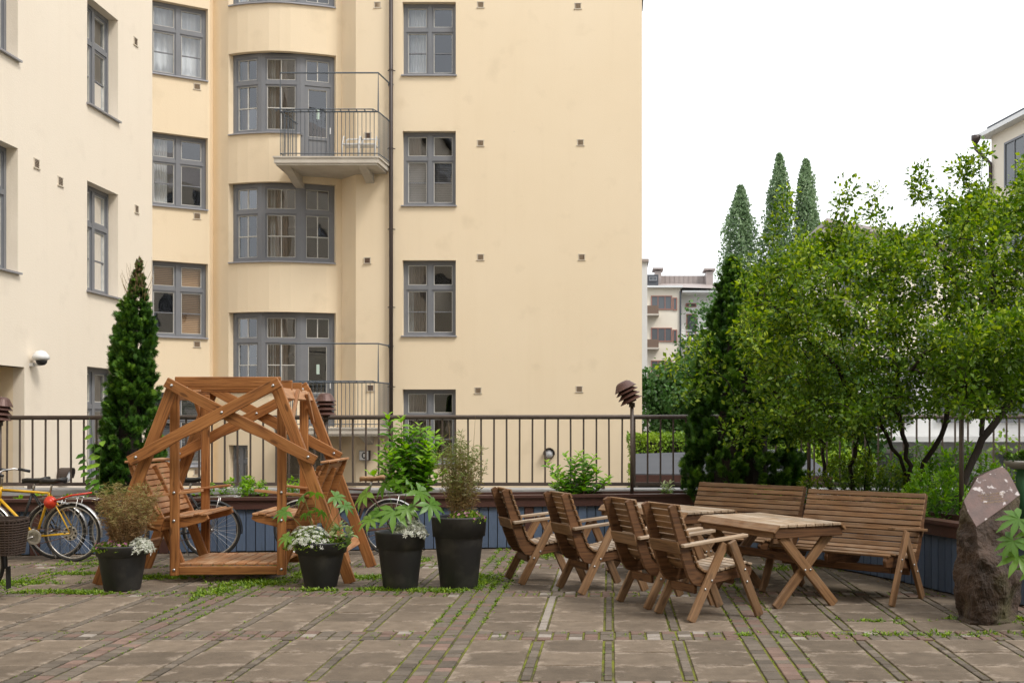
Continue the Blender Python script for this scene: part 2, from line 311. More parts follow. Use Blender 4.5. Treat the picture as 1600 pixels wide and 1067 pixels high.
class MB:
    def __init__(s): s.v = []; s.f = []
    def add(s, vs, fs):
        n = len(s.v); s.v += [tuple(v) for v in vs]; s.f += [tuple(n+i for i in f) for f in fs]; return s
    def box(s, c, d, mtx=None):
        x, y, z = d[0]/2, d[1]/2, d[2]/2; c = Vector(c)
        vs = [Vector((a, b, e)) for a in (-x, x) for b in (-y, y) for e in (-z, z)]
        vs = [(mtx @ v if mtx else v) + c for v in vs]
        return s.add(vs, [(0, 1, 3, 2), (4, 6, 7, 5), (0, 4, 5, 1), (2, 3, 7, 6), (0, 2, 6, 4), (1, 5, 7, 3)])
    def box2(s, a, b):
        return s.box([(a[i]+b[i])/2 for i in range(3)], [abs(b[i]-a[i]) for i in range(3)])
    def obox(s, A, B, z0, z1, n, d0, d1):
        """upright box over the plan segment A-B, from depth d0 to d1 along n"""
        A = Vector(A); B = Vector(B); n = Vector(n)
        P = [A+n*d0, B+n*d0, B+n*d1, A+n*d1]
        vs = [(p.x, p.y, z0) for p in P] + [(p.x, p.y, z1) for p in P]
        return s.add(vs, [(3, 2, 1, 0), (4, 5, 6, 7), (0, 1, 5, 4), (1, 2, 6, 5), (2, 3, 7, 6), (3, 0, 4, 7)])
    def tube(s, pts, r, n=6, cap=True, closed=False):
        pts = [Vector(p) for p in pts]; k = len(pts); rs = r if hasattr(r, '__len__') else [r]*k
        base = len(s.v); prev = None
        for i, p in enumerate(pts):
            if closed: d = pts[(i+1) % k]-pts[i-1]
            else: d = pts[min(i+1, k-1)]-pts[max(i-1, 0)]
            if d.length < 1e-9: d = Vector((0, 0, 1))
            d.normalize()
            if prev is None:
                a = Vector((0, 0, 1)) if abs(d.z) < .9 else Vector((1, 0, 0))
                u = d.cross(a).normalized()
            else:
                u = prev - d*prev.dot(d)
                u = u.normalized() if u.length > 1e-6 else d.cross(Vector((1, 0, .3))).normalized()
            prev = u; w = d.cross(u)
            for j in range(n):
                a = 2*math.pi*j/n; q = p + (u*math.cos(a)+w*math.sin(a))*rs[i]; s.v.append(tuple(q))
        for i in range(k if closed else k-1):
            a0 = base+i*n; a1 = base+((i+1) % k)*n
            for j in range(n):
                s.f.append((a0+j, a0+(j+1) % n, a1+(j+1) % n, a1+j))
        if cap and not closed:
            s.f.append(tuple(base+j for j in reversed(range(n)))); s.f.append(tuple(base+(k-1)*n+j for j in range(n)))
        return s
    def lathe(s, prof, n=24, mtx=None):
        base = len(s.v)
        for r, z in prof:
            for j in range(n):
                a = 2*math.pi*j/n; q = Vector((r*math.cos(a), r*math.sin(a), z)); s.v.append(tuple(mtx @ q if mtx else q))
        for i in range(len(prof)-1):
            for j in range(n):
                a0 = base+i*n; a1 = a0+n
                s.f.append((a0+j, a0+(j+1) % n, a1+(j+1) % n, a1+j))
        if prof[0][0] > 1e-5: s.f.append(tuple(base+j for j in reversed(range(n))))
        if prof[-1][0] > 1e-5: s.f.append(tuple(base+(len(prof)-1)*n+j for j in range(n)))
        return s
    def prism(s, poly, th, mtx=None):
        """poly = list of (x, z); thickness th along y, centred"""
        k = len(poly)
        vs = [Vector((x, -th/2, z)) for x, z in poly]+[Vector((x, th/2, z)) for x, z in poly]
        if mtx: vs = [mtx @ v for v in vs]
        fs = [tuple(range(k)), tuple(reversed(range(k, 2*k)))]
        fs += [(i, k+i, k+(i+1) % k, (i+1) % k) for i in range(k)]
        return s.add(vs, fs)
    def mesh(s, name, m, smooth=False, bevel=0, fix=True):
        me = bpy.data.meshes.new(name); me.from_pydata(s.v, [], s.f); me.materials.append(m)
        if fix or bevel:
            bm = bmesh.new(); bm.from_mesh(me)
            if bevel: bmesh.ops.bevel(bm, geom=[e for e in bm.edges if e.is_manifold and e.calc_face_angle(0) > .6], offset=bevel, segments=1, affect='EDGES')
            bmesh.ops.recalc_face_normals(bm, faces=bm.faces[:]); bm.to_mesh(me); bm.free()
        if smooth:
            me.polygons.foreach_set('use_smooth', [True]*len(me.polygons))
        return me
    def build(s, name, m, parent=None, mtx=None, smooth=False, bevel=0):
        return link(name, s.mesh(name, m, smooth, bevel), parent, mtx)

# ---- leaves
def _oval():
    v = [(0, 0, 0), (.5, 0, -.05), (1, 0, -.16), (.28, .34, .05), (.68, .30, .02), (.28, -.34, .05), (.68, -.30, .02)]
    f = [(0, 1, 4, 3), (1, 2, 4), (0, 5, 6, 1), (1, 6, 2)]
    return np.array(v), f
def _diamond():
    return np.array([(0, 0, 0), (.45, .5, .1), (1, 0, -.08), (.45, -.5, .1)]), [(0, 1, 2, 3)]
def _tri():
    return np.array([(0, .12, 0), (0, -.12, 0), (1, 0, 0)]), [(0, 1, 2)]
def _fan(k=7):
    v = []; f = []
    for i in range(k):
        a = R(-62+124*i/(k-1)); L = 1-.35*abs(a); c, s = math.cos(a), math.sin(a)
        n = len(v); x0 = .05*i/k
        v += [(x0, -.02, 0), (L*.6*c+.07*s, L*.6*s-.07*c, .06), (L*c, L*s, -.05), (L*.6*c-.07*s, L*.6*s+.07*c, .06)]
        f.append((n, n+1, n+2, n+3))
    return np.array(v), f
def _palm(k=7):
    v = []; f = []
    for i in range(k):
        a = R(-115+230*i/(k-1)); L = 1-.28*abs(a)/2; c, s = math.cos(a), math.sin(a); n = len(v)
        def P(x, y, z): return (x*c-y*s, x*s+y*c, z)
        v += [P(0, 0, 0), P(.5*L, 0, .02), P(L, 0, -.2*L), P(.33*L, .11, .05), P(.62*L, .13, .0), P(.33*L, -.11, .05), P(.62*L, -.13, .0)]
        f += [(n, n+1, n+4, n+3), (n+1, n+2, n+4), (n, n+5, n+6, n+1), (n+1, n+6, n+2)]
    return np.array(v), f
def _star(k=6):
    v = []; f = []
    for i in range(k):
        a = 2*math.pi*i/k; c, s = math.cos(a), math.sin(a); n = len(v)
        v += [(0, 0, 0), (.5*c+.16*s, .5*s-.16*c, .12), (c, s, .05), (.5*c-.16*s, .5*s+.16*c, .12)]; f.append((n, n+1, n+2, n+3))
    return np.array(v), f
SHAPES = {'oval': _oval(), 'diamond': _diamond(), 'tri': _tri(), 'fan': _fan(), 'palm': _palm(), 'star': _star()}

def norm(a): return a/np.maximum(np.linalg.norm(a, axis=1, keepdims=True), 1e-9)
def leaves(name, P, D, Nn, L, W, m, parent=None, shape='oval', tint=None, smooth=False):
    P = np.asarray(P, float); D = norm(np.asarray(D, float)); Nn = np.asarray(Nn, float)
    Nn = norm(Nn - D*np.sum(D*Nn, axis=1, keepdims=True)); S = np.cross(Nn, D); n = len(P)
    L = np.broadcast_to(L, n)[:, None, None]; W = np.broadcast_to(W, n)[:, None, None]
    T, F = SHAPES[shape]; k = len(T)
    V = P[:, None, :] + T[None, :, 0:1]*L*D[:, None, :] + T[None, :, 1:2]*W*S[:, None, :] + T[None, :, 2:3]*L*Nn[:, None, :]
    V = V.reshape(-1, 3)
    ls = np.array([len(f) for f in F]); flat = np.concatenate([np.array(f) for f in F])
    loops = (flat[None, :] + (np.arange(n)*k)[:, None]).ravel()
    tot = np.tile(ls, n); start = np.concatenate([[0], np.cumsum(tot)[:-1]])
    me = bpy.data.meshes.new(name); me.vertices.add(len(V)); me.vertices.foreach_set('co', V.astype(np.float32).ravel())
    me.loops.add(len(loops)); me.loops.foreach_set('vertex_index', loops.astype(np.int32))
    me.polygons.add(len(tot)); me.polygons.foreach_set('loop_start', start.astype(np.int32)); me.polygons.foreach_set('loop_total', tot.astype(np.int32))
    at = me.attributes.new('tint', 'FLOAT', 'POINT')
    tint = rng.random(n) if tint is None else np.clip(tint, 0, 1)
    at.data.foreach_set('value', np.repeat(tint, k).astype(np.float32))
    me.update(calc_edges=True); me.materials.append(m)
    if smooth: me.polygons.foreach_set('use_smooth', np.ones(len(tot), bool))
    return link(name, me, parent)
def rdir(n, up=0.): 
    d = rng.normal(size=(n, 3)); d = norm(d); d[:, 2] += up; return norm(d)

def ground_at(u, v, z=0.):
    """where the sight line of a photograph point meets the level z (measurements were taken on the photograph)"""
    k = (1.6-z)/(v-660); return Vector(((u-955)*k, 1800*k, z))
# ------------------------------------------------------------------ ground
def sheet(name, x0, x1, y0, y1, z, m, t=.2):
    o = MB().box2((x0, y0, z-t), (x1, y1, z)).build(name, m); o['kind'] = 'structure'; return o
court = sheet('courtyard_ground', -300, 300, -60, 600, -1.3, M['asphalt'])
terr = MB().box2((-9.2, -2.9, -1.28), (9, 15.45, -.012)).build('terrace_paving', M['joint']); terr['kind'] = 'structure'
pmask = {'paver': [], 'brick': []}
bands = [(6.80, 7.14), (8.503, 8.845), (10.60, 10.94), (12.70, 13.04), (14.84, 15.18)]
rows = []
for a, b, n in ((5.0, 6.80, 4), (7.14, 8.503, 3), (8.845, 10.60, 4), (10.94, 12.70, 4), (13.04, 14.84, 4)):
    for i in range(n): rows.append((a+(b-a)*i/n, a+(b-a)*(i+1)/n))
PER = 2.364
cols = []; paths = []; strips = []
for k in range(-4, 5):
    o = k*PER
    paths.append((-1.403+o, -1.027+o))
    cols += [(-1.027+o, -.577+o), (-.498+o, -.054+o), (.014+o, .453+o), (.532+o, .961+o)]
    strips += [(-.577+o, -.498+o), (-.054+o, .014+o), (.453+o, .532+o)]
def vis(x, y):
    u = 955+x*1800/y; v = 660+2880/y
    return -260 < u < 1860 and v < 1120
slab_c, brick_c = [], []
for r in rows:
    for c in cols: slab_c.append(((c[0]+c[1])/2, (r[0]+r[1])/2, c[1]-c[0]-.017, r[1]-r[0]-.007))
ys = 5.0
def inband(y): return any(a-.02 < y < b+.02 for a, b in bands)
n_all = int((15.2-5.0)/.115)
for i in range(n_all):
    y = 5.06+i*.115
    for a, b in paths:
        for j in range(3):
            brick_c.append((a+(j+.5)*(b-a)/3, y, (b-a)/3-.022, .110, (1 if random.random() < .55 else 0) if j == 1 else (1 if random.random() < .12 else 0)))
    if not inband(y):
        for a, b in strips: brick_c.append(((a+b)/2, y, b-a-.02, .109, 2 if abs(a+.577) < .5 and y > 8.5 else 0))
for a, b in bands:
    for j in range(3):
        y = a+(j+.5)*(b-a)/3
        for k in range(len(paths)-1):
            g0, g1 = paths[k][1], paths[k+1][0]; nb_ = 17; w_ = (g1-g0)/nb_
            for q_ in range(nb_): brick_c.append((g0+(q_+.5)*w_, y, w_-.018, (b-a)/3-.008, 1 if random.random() < .38 else (2 if random.random() < .12 else 0)))
def place_pieces(name, items, mats, parent, limit=295):
    vi = [it for it in items if vis(it[0], it[1]) and -9.1 < it[0] < 8.9]
    ins = lambda it: -10 < 955+it[0]*1800/it[1] < 1610 and 660+2880/it[1] < 1072
    vi.sort(key=lambda it: (not ins(it), it[1]))
    near, far = vi[:limit], vi[limit:]
    for it in near:
        mm = mats[(it[4] if len(it) > 4 else 0)]
        if mm is M['paver']: mm = M['paver_near']
        me = box_mesh(round(it[2], 3), round(it[3], 3), .03, mm, .004)
        z = -.015+random.uniform(-.0025, .003)
        mt = Matrix.Translation((it[0], it[1], z)) @ Matrix.Rotation(random.uniform(-.007, .007), 4, 'X') @ Matrix.Rotation(random.uniform(-.007, .007), 4, 'Y') @ Matrix.Rotation(random.uniform(-.006, .006), 4, 'Z')
        link(name, me, parent, mt)
    for q, mm in enumerate(mats):
        sub = [it for it in far if (it[4] if len(it) > 4 else 0) == q]
        if not sub: continue
        mb = MB()
        for it in sub:
            e = .004; x, y, w, h = it[:4]; z = random.uniform(-.0025, .003)
            t1, t2 = random.uniform(-.002, .002), random.uniform(-.002, .002)
            lo = [(x-w/2, y-h/2, -.03), (x+w/2, y-h/2, -.03), (x+w/2, y+h/2, -.03), (x-w/2, y+h/2, -.03)]
            md = [(p[0], p[1], z-e) for p in lo]; w2, h2 = w/2-e, h/2-e
            hi = [(x-w2, y-h2, z+t1), (x+w2, y-h2, z+t2), (x+w2, y+h2, z-t1), (x-w2, y+h2, z-t2)]
            fs = [(8, 9, 10, 11)]
            for i in range(4):
                j = (i+1) % 4; fs += [(i, j, 4+j, 4+i), (4+i, 4+j, 8+j, 8+i)]
            mb.add(lo+md+hi, fs)
        o = mb.build(name + '_field', mm, parent); o['kind'] = 'stuff'
place_pieces('paver', slab_c, [M['paver']], terr)
place_pieces('brick', brick_c, [M['brick'], M['brick_red'], M['brick_pale']], terr)

# ------------------------------------------------------------------ walls with openings
def wall(name, parent, plan, z0, z1, holes, m, depth=.18, into=None):
    """plan = list of (x, y); holes = list of (i, j, za, zb) between plan points i and j; reveals go 'depth' inwards"""
    P = [Vector(p) for p in plan]; n = len(P)
    nor = []
    for i in range(n-1):
        d = (P[i+1]-P[i]).normalized(); q = Vector((-d.y, d.x)); nor.append(q)
    if into is not None and nor[0].dot(Vector(into)) < 0: nor = [-q for q in nor]
    Q = []
    for i in range(n):
        q = nor[max(i-1, 0)]+nor[min(i, n-2)]; q.normalize()
        c = max(.5, q.dot(nor[min(i, n-2)])); Q.append(P[i]+q*depth/c)
    zs = sorted({z0, z1} | {h[2] for h in holes} | {h[3] for h in holes})
    def hole(i, z): return any(h[0] <= i < h[1] and h[2]-1e-6 <= z <= h[3]+1e-6 for h in holes)
    mb = MB(); nz = len(zs)-1
    def quad(a, b, c, d): mb.add([a, b, c, d], [(0, 1, 2, 3)])
    for i in range(n-1):
        for j in range(nz):
            za, zb = zs[j], zs[j+1]; h = hole(i, (za+zb)/2)
            if not h: quad((*P[i], za), (*P[i+1], za), (*P[i+1], zb), (*P[i], zb))
            # horizontal reveals
            if j < nz-1:
                h2 = hole(i, (zb+zs[j+2])/2)
                if h != h2: quad((*P[i], zb), (*P[i+1], zb), (*Q[i+1], zb), (*Q[i], zb))
            if i < n-2:
                h2 = hole(i+1, (za+zb)/2)
                if h != h2: quad((*P[i+1], za), (*P[i+1], zb), (*Q[i+1], zb), (*Q[i+1], za))
    me = bpy.data.meshes.new(name); me.from_pydata(mb.v, [], mb.f); me.materials.append(m)
    o = link(name, me, parent)
    return o, P, Q, nor

def curtain_mesh(A, B, n, z0, z1, d, lo, hi, amp=.035):
    A = Vector(A); B = Vector(B); n = Vector(n); mb = MB(); k = 36
    ph = random.random()*6; pts = []
    for i in range(k+1):
        t = lo+(hi-lo)*i/k
        pts.append(A+(B-A)*t+n*(d+amp*math.sin(i*1.25+ph)+amp*.5*math.sin(i*2.9+ph*2)))
    vs = [(p.x, p.y, z0) for p in pts]+[(p.x, p.y, z1) for p in pts]
    return mb.add(vs, [(i, i+1, k+1+i+1, k+1+i) for i in range(k)])

def window(parent, A, B, z0, z1, n, cols=2, vm=1, split=.62, lowm=True, curtains=(), door=False, fm='frame', post=.07, mid=.1, name='window', transom=True, mt_dark=False):
    """A, B: plan ends of the window; n: inward direction. cols sashes wide, each with vm panes across; transom at 'split'"""
    A = Vector(A); B = Vector(B); n = Vector(n); W = (B-A).length; e = (B-A)/W
    H = z1-z0; zt = z0+H*split; f = MB(); s = MB(); panes = []
    def seg(x0, x1, a, b, d0, d1, t=f): t.obox(A+e*x0, A+e*x1, a, b, n, d0, d1)
    seg(0, W, z0, z0+post, 0, .12); seg(0, W, z1-post, z1, 0, .12)
    seg(0, post, z0+post, z1-post, 0, .12); seg(W-post, W, z0+post, z1-post, 0, .12)
    cw = (W-2*post-(cols-1)*mid)/cols
    for c in range(cols-1):
        x = post+cw*(c+1)+mid*c; seg(x, x+mid, z0+post, z1-post, -.005, .115)
    for c in range(cols):
        x0 = post+c*(cw+mid); x1 = x0+cw
        if transom: seg(x0, x1, zt, zt+.085, 0, .118)
        for lv in ((0, 1) if transom else (0,)):
            a, b = (z0+post, zt) if lv == 0 else (zt+.085, z1-post)
            if not transom: a, b = z0+post, z1-post
            isdoor = door and lv == 0
            sw = .09 if isdoor else .04
            # sash
            seg(x0, x1, a, a+sw, .02, .09); seg(x0, x1, b-sw, b, .02, .09); seg(x0, x0+sw, a+sw, b-sw, .02, .09); seg(x1-sw, x1, a+sw, b-sw, .02, .09)
            g0, g1, ga, gb = x0+sw, x1-sw, a+sw, b-sw
            if isdoor:
                dz = ga+(gb-ga)*.36
                seg(g0, g1, ga, dz-.07, .045, .08); seg(g0, g1, dz-.07, dz, .02, .09); ga = dz
            ew = .014
            seg(g0, g1, ga, ga+ew, .03, .085, s); seg(g0, g1, gb-ew, gb, .03, .085, s); seg(g0, g0+ew, ga+ew, gb-ew, .03, .085, s); seg(g1-ew, g1, ga+ew, gb-ew, .03, .085, s)
            v = vm if not isdoor else 1
            hm = 2 if (lowm and lv == 0 and not isdoor) else 1
            for i in range(1, v): x = g0+(g1-g0)*i/v; seg(x-.012, x+.012, ga+ew, gb-ew, .035, .075, s)
            if hm == 2: z = (ga+gb)/2; seg(g0+ew, g1-ew, z-.012, z+.012, .033, .077, f if v == 1 else s)
            for i in range(v):
                for j in range(hm):
                    panes.append((g0+(g1-g0)*i/v, g0+(g1-g0)*(i+1)/v, ga+(gb-ga)*j/hm, ga+(gb-ga)*(j+1)/hm))
    w = f.build(name, M[fm], parent)
    s.build('glazing_bar', M['sash'] if fm == 'frame' else M[fm], w)
    for x0, x1, a, b in panes:
        p = A+e*x0+n*.055; q = A+e*x1+n*.055; t = random.uniform(-.004, .004)
        MB().add([(p.x, p.y+t, a), (q.x, q.y-t, a), (q.x, q.y-t, b), (p.x, p.y+t, b)], [(0, 1, 2, 3)]).build('pane', M['glass'], w)
    for cm, lo, hi, za, zb in curtains:
        if cm.startswith('blind'):
            mb = MB(); k = int((zb-za)*H/.045); mb_n = max(k, 4)
            for i in range(mb_n):
                z = z0+H*za+(zb-za)*H*(i+.5)/mb_n
                mb.obox(A+e*W*lo, A+e*W*hi, z-.02, z+.018, n, .14, .146)
            mb.build('blind', M[cm], w)
        else:
            curtain_mesh(A, B, n, z0+H*za, z0+H*zb, .3, lo, hi).build('curtain', M[cm], w, smooth=True)
    return w

def sill(parent, pts, z, n, out=.06):
    """sloping metal sill following plan points (wall face), projecting outwards"""
    n = Vector(n); P = [Vector(p) for p in pts]; mb = MB()
    vs = []
    for p in P:
        a = p+n*.2; b = p-n*out
        vs += [(a.x, a.y, z+.035), (b.x, b.y, z+.008), (b.x, b.y, z-.022), (a.x, a.y, z-.022+.01)]
    fs = []
    for i in range(len(P)-1):
        k = i*4
        for j in range(4): fs.append((k+j, k+(j+1) % 4, k+4+(j+1) % 4, k+4+j))
    fs += [(0, 1, 2, 3), tuple(len(vs)-4+j for j in (3, 2, 1, 0))]
    return mb.add(vs, fs).build('sill', M['sill'], parent)

def vent(parent, p, e, n, s=.15):
    """small louvred wall vent; p = centre on the wall face, e = direction along the wall, n = into the wall"""
    p = Vector(p); e = Vector((e[0], e[1], 0)).normalized(); n = Vector((n[0], n[1], 0)); up = Vector((0, 0, 1))
    m = Matrix((e, n, up)).transposed().to_4x4(); m.translation = p
    a = MB(); t = .018; h = s/2
    for c, d in (((0, -.0, h), (s+2*t, .02, t)), ((0, -.005, -h), (s+2*t+.02, .03, t)), ((-h, -.0, 0), (t, .02, s-t)), ((h, -.0, 0), (t, .02, s-t))): a.box(c, d)
    o = a.build('vent', M['vent_rim'], parent, m)
    b = MB(); b.box((0, .006, 0), (s-t, .01, s-t))
    for i in range(6): b.box((0, -.004, -h+s*(i+.5)/6), (s-t, .016, .008), Matrix.Rotation(R(35), 3, 'X'))
    b.build('louvre', M['vent'], o)
    return o

# ---- left wing
wing = thing('apartment_building', 'pale cream apartment wing along the left edge, with deep-set grey windows', 'building', (-9.23, 20, -1.3))
wing_inv = Matrix.Translation((9.23, -20, 1.3))
XW = -9.23
ys_ = [-3.0, 8.1, 9.37, 12.38, 13.65, 15.15, 16.65, 17.92, 18.12, 20.29, 21.56, 23.17]
plan = [(XW, y) for y in ys_] + [(-13.6, 23.17)]
Zw = [(.64, 2.59), (3.92, 5.86), (7.22, 9.12), (10.52, 12.4)]
holes = []
for a, b in Zw:
    holes += [(9, 10, a, b)]
    if a > 3: holes += [(6, 7, a, b), (3, 4, a, b), (1, 2, a, b)]
holes.append((5, 8, -1.3, 2.47))
o, P, Q, nor = wall('wall', wing, plan, -1.3, 16, holes, M['stucco_pale_lit'], .18, into=(-1, 0))
o.matrix_basis = wing_inv
root_w = bpy.data.objects.new('window_bay', None)
def shift(o, inv):
    o.matrix_basis = inv @ o.matrix_basis
n = (-1, 0)
winspots = [(ys_[9], ys_[10])] + [(ys_[6], ys_[7]), (ys_[3], ys_[4]), (ys_[1], ys_[2])]
bm_ = root_w
bpy.data.objects.remove(root_w)
for wi, (ya, yb) in enumerate(winspots):
    for k, (a, b) in enumerate(Zw):
        if k == 0 and wi > 0: continue
        cur = [('curtain_white', .55, .95, .02, .98)] if (wi+k) % 2 == 0 else [('curtain_white', .02, .3, .02, .98), ('curtain', .75, .98, .02, .98)]
        w = window(wing, (XW-.18, ya), (XW-.18, yb), a, b, n, 2, 1, curtains=cur); shift(w, wing_inv)
        sl = sill(w, [(XW, ya-.03), (XW, yb+.03)], a, n)
for y, z in ((18.5, 4.98+.77), (19.3, 5.63), (22.35, 8.98), (22.4, 5.74), (15.9, 6.0)):
    v = vent(wing, (XW, y, z), (0, 1), n); shift(v, wing_inv)
# passage behind the opening
mb = MB()
for q in (((-12.2, 14.9, 2.47), (XW-.02, 18.3, 2.6)), ((-12.4, 14.9, -1.3), (-12.2, 18.3, 2.47)), ((-12.2, 18.121, -1.3), (XW-.181, 18.3, 2.468)), ((-12.2, 14.9, -1.3), (XW-.181, 15.149, 2.468))): mb.box2(*q)
shift(mb.build('passage_wall', M['stucco'], wing), wing_inv)
mb = MB().box2((-13.6, -3, 16.0), (XW+.3, 23.3, 16.25)); shift(mb.build('roof', M['roof_grey'], wing), wing_inv)
mb = MB().box2((-13.75, -3, -1.3), (-13.6, 23.1, 16)).box2((-13.6, -3.1, -1.3), (XW, -3, 16)); shift(mb.build('rear_wall', M['inside'], wing), wing_inv)

# ---- main building
main = thing('apartment_building', 'tall yellow apartment house with a rounded window bay and two balconies', 'building', (-5.5, 29.2, -1.3))
minv = Matrix.Translation((5.5, -29.2, 1.3))
def at(u, Y): return ((u-955)*Y/1800, Y)
plan = [(-14.6, 26.8), (-11.55, 28.87), at(325, 29.62), at(327.5, 29.65), at(333, 29.92), at(345, 29.78), at(357, 29.62), at(371, 29.5), at(387, 29.42), at(404, 29.37),
        at(420, 29.33), at(437, 29.34), at(454, 29.38), at(470, 29.45), at(490, 29.54), at(510, 29.64), at(525, 29.74), at(534, 29.82), at(556, 29.25), at(600, 29.2),
        (-5.29, 29.2), (-3.94, 29.2), (.78, 29.2), (.78, 40)]
iM0, iM1 = 1, 2; iB0, iB1, iB2, iB3 = 6, 9, 13, 16; iR0, iR1 = 20, 21
holes = []
Zmid = [(.48, 2.36), (3.76, 5.67), (7.05, 8.90), (10.36, 12.22)]
Zbay = [(2.40, 4.42), (5.70, 7.73), (8.98, 11.06), (12.29, 14.3)]
Zr = [(.56, 2.44), (3.79, 5.71), (7.09, 8.98), (10.39, 12.25)]
for a, b in Zmid: holes.append((iM0, iM1, a, b))
for k, (a, b) in enumerate(Zbay):
    holes.append((iB0, iB2, a, b)); holes.append((iB2, iB3, (a-.9) if k in (0, 2) else a, b))
for a, b in Zr: holes.append((iR0, iR1, a, b))
holes.append((iB0-0, 8, -1.3, 1.02)); holes.append((11, 15, -1.3, 1.1))
ow_, P, Q, nor = wall('wall', main, plan, -1.3, 16, holes, M['stucco'], .16, into=(0, 1))
shift(ow_, minv)
def nrm(A, B):
    d = (Vector(B)-Vector(A)).normalized(); q = Vector((-d.y, d.x)); return q if q.y > 0 else -q
# middle windows
midc = {3: [('curtain_white', .02, .98, .02, .98)], 2: [('curtain_white', .04, .35, .02, .98)], 1: [('blind', .02, .98, .62, .98), ('blind', .5, .98, .02, .62)], 0: [('blind_grey', .02, .98, .02, .9)]}  # upper white curtains added in place of sky mirrored in the panes
for k, (a, b) in enumerate(Zmid):
    nn = nrm(Q[iM0], Q[iM1])
    w = window(main, Q[iM0], Q[iM1], a, b, nn, 2, 1, curtains=midc[k]); shift(w, minv)
    sill(w, [P[iM0], P[iM1]], a, nn)
# right block windows
rc = {3: [('curtain_white', .05, .4, .05, .98)], 2: [('blind_grey', .03, .97, .02, .6), ('curtain', .05, .3, .6, .98)], 1: [('curtain', .04, .42, .02, .98), ('curtain_white', .04, .16, .02, .6)], 0: [('curtain', .04, .46, .02, .98), ('curtain', .55, .95, .3, .62)]}
for k, (a, b) in enumerate(Zr):
    w = window(main, (-5.29, 29.36), (-3.94, 29.36), a, b, (0, 1), 2, 1, curtains=rc[k]); shift(w, minv)
    sill(w, [(-5.32, 29.2), (-3.91, 29.2)], a, (0, 1))
# bay windows: three facets
bayc = [[('curtain', .1, .35, .02, .98)], [('curtain', .1, .6, .02, .98), ('curtain_white', .15, .3, .02, .98)], []]
for k, (a, b) in enumerate(Zbay):
    V_ = [Q[iB0], Q[iB1], Q[iB2], Q[iB3]]
    for j in range(3):
        A, B = V_[j], V_[j+1]; nn = nrm(A, B); dr = (j == 2 and k in (0, 2)); lo = a-.9 if dr else a
        w = window(main, A, B, lo, b, nn, 1, 2, split=(.62 if not dr else (.62*(b-a)+.9)/(b-a+.9)), curtains=bayc[j] if not dr else [], door=dr, post=.10, name='balcony_door' if dr else 'window')
        shift(w, minv)
        if dr:
            mA = Vector(A)+(Vector(B)-Vector(A))*.47; mB_ = Vector(A)+(Vector(B)-Vector(A))*.56
            MB().obox(mA, mB_, lo+1.35, lo+1.6, nn, .05, .053).build('notice', mat('pale_green_paper', (.55, .68, .60), rough=.8) if k == 0 else bpy.data.materials['pale_green_paper'], w)
            hA = Vector(A)+(Vector(B)-Vector(A))*.86; hB = Vector(A)+(Vector(B)-Vector(A))*.89
            MB().obox(hA, hB, lo+.98, lo+1.14, nn, -.03, .02).build('handle', M['white'], w)
    last = iB2 if k in (0, 2) else iB3
    sl = sill(main, [P[i] for i in range(iB0, last+1)], a, (0, 1)); shift(sl, minv)
# entrance openings at courtyard level
for (A, B, nm, cs) in ((Q[6], Q[8], 'entrance_door', 2), (Q[11], Q[15], 'entrance_door', 2)):
    nn = nrm(A, B)
    w = window(main, A, B, -1.28, 1.02 if cs == 2 and A == Q[6] else 1.1, nn, cs, 1, split=.8, name=nm, transom=False if A == Q[11] else True); shift(w, minv)
for u, v in ((751, 8), (903, 10), (751, 224), (907, 223), (751, 402), (909, 402), (747, 610), (905, 608)):
    p = ((u-955)*29.2/1800, 29.2, 1.6-(v-660)*29.2/1800); vv = vent(main, p, (1, 0), (0, 1)); shift(vv, minv)
for u, v in ((590, 8), (575, 212), (574, 407), (579, 606)):
    p = ((u-955)*29.22/1800, 29.215, 1.6-(v-660)*29.2/1800); vv = vent(main, p, (1, 0), (0, 1)); shift(vv, minv)
for v in (136, 338, 538, 737):
    Y = 29.48; p = ((308-955)*Y/1800, Y, 1.6-(v-660)*Y/1800)
    e = (Vector(plan[2])-Vector(plan[1])).normalized(); nn = nrm(plan[1], plan[2])
    t = (p[0]-plan[1][0])/(plan[2][0]-plan[1][0]); yy = plan[1][1]+(plan[2][1]-plan[1][1])*t
    vv = vent(main, (p[0], yy, p[2]), e, nn); shift(vv, minv)
# volume behind, roof
mb = MB().box2((-14.6, 40, -1.3), (.78, 40.2, 16)).box2((-14.8, 26.9, -1.3), (-14.6, 40, 16)); shift(mb.build('rear_wall', M['stucco'], main), minv)
mb = MB().box2((-15, 28.9, 16), (1.1, 40.4, 16.3)).box2((-15, 26.5, 16), (-11.2, 28.9, 16.3)); shift(mb.build('roof', M['roof_grey'], main), minv)
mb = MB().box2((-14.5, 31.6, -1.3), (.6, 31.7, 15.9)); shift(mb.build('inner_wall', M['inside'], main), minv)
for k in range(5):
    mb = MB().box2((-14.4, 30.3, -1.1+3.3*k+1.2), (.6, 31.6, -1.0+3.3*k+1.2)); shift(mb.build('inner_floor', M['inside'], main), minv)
# downpipe
dp = MB().tube([(-5.56, 29.09, -1.2), (-5.56, 29.09, 15.9)], .052, 12).build('downpipe', M['pipe'], main, minv.copy(), smooth=True)
for v in (110, 232, 358, 480, 604, 726):
    z = 1.6-(v-660)*29.1/1800
    MB().tube([(-5.56, 29.09, z-.015), (-5.56, 29.09, z+.015)], .062, 12).box((-5.56, 29.15, z), (.19, .02, .02)).build('pipe_bracket', M['pipe'], dp)

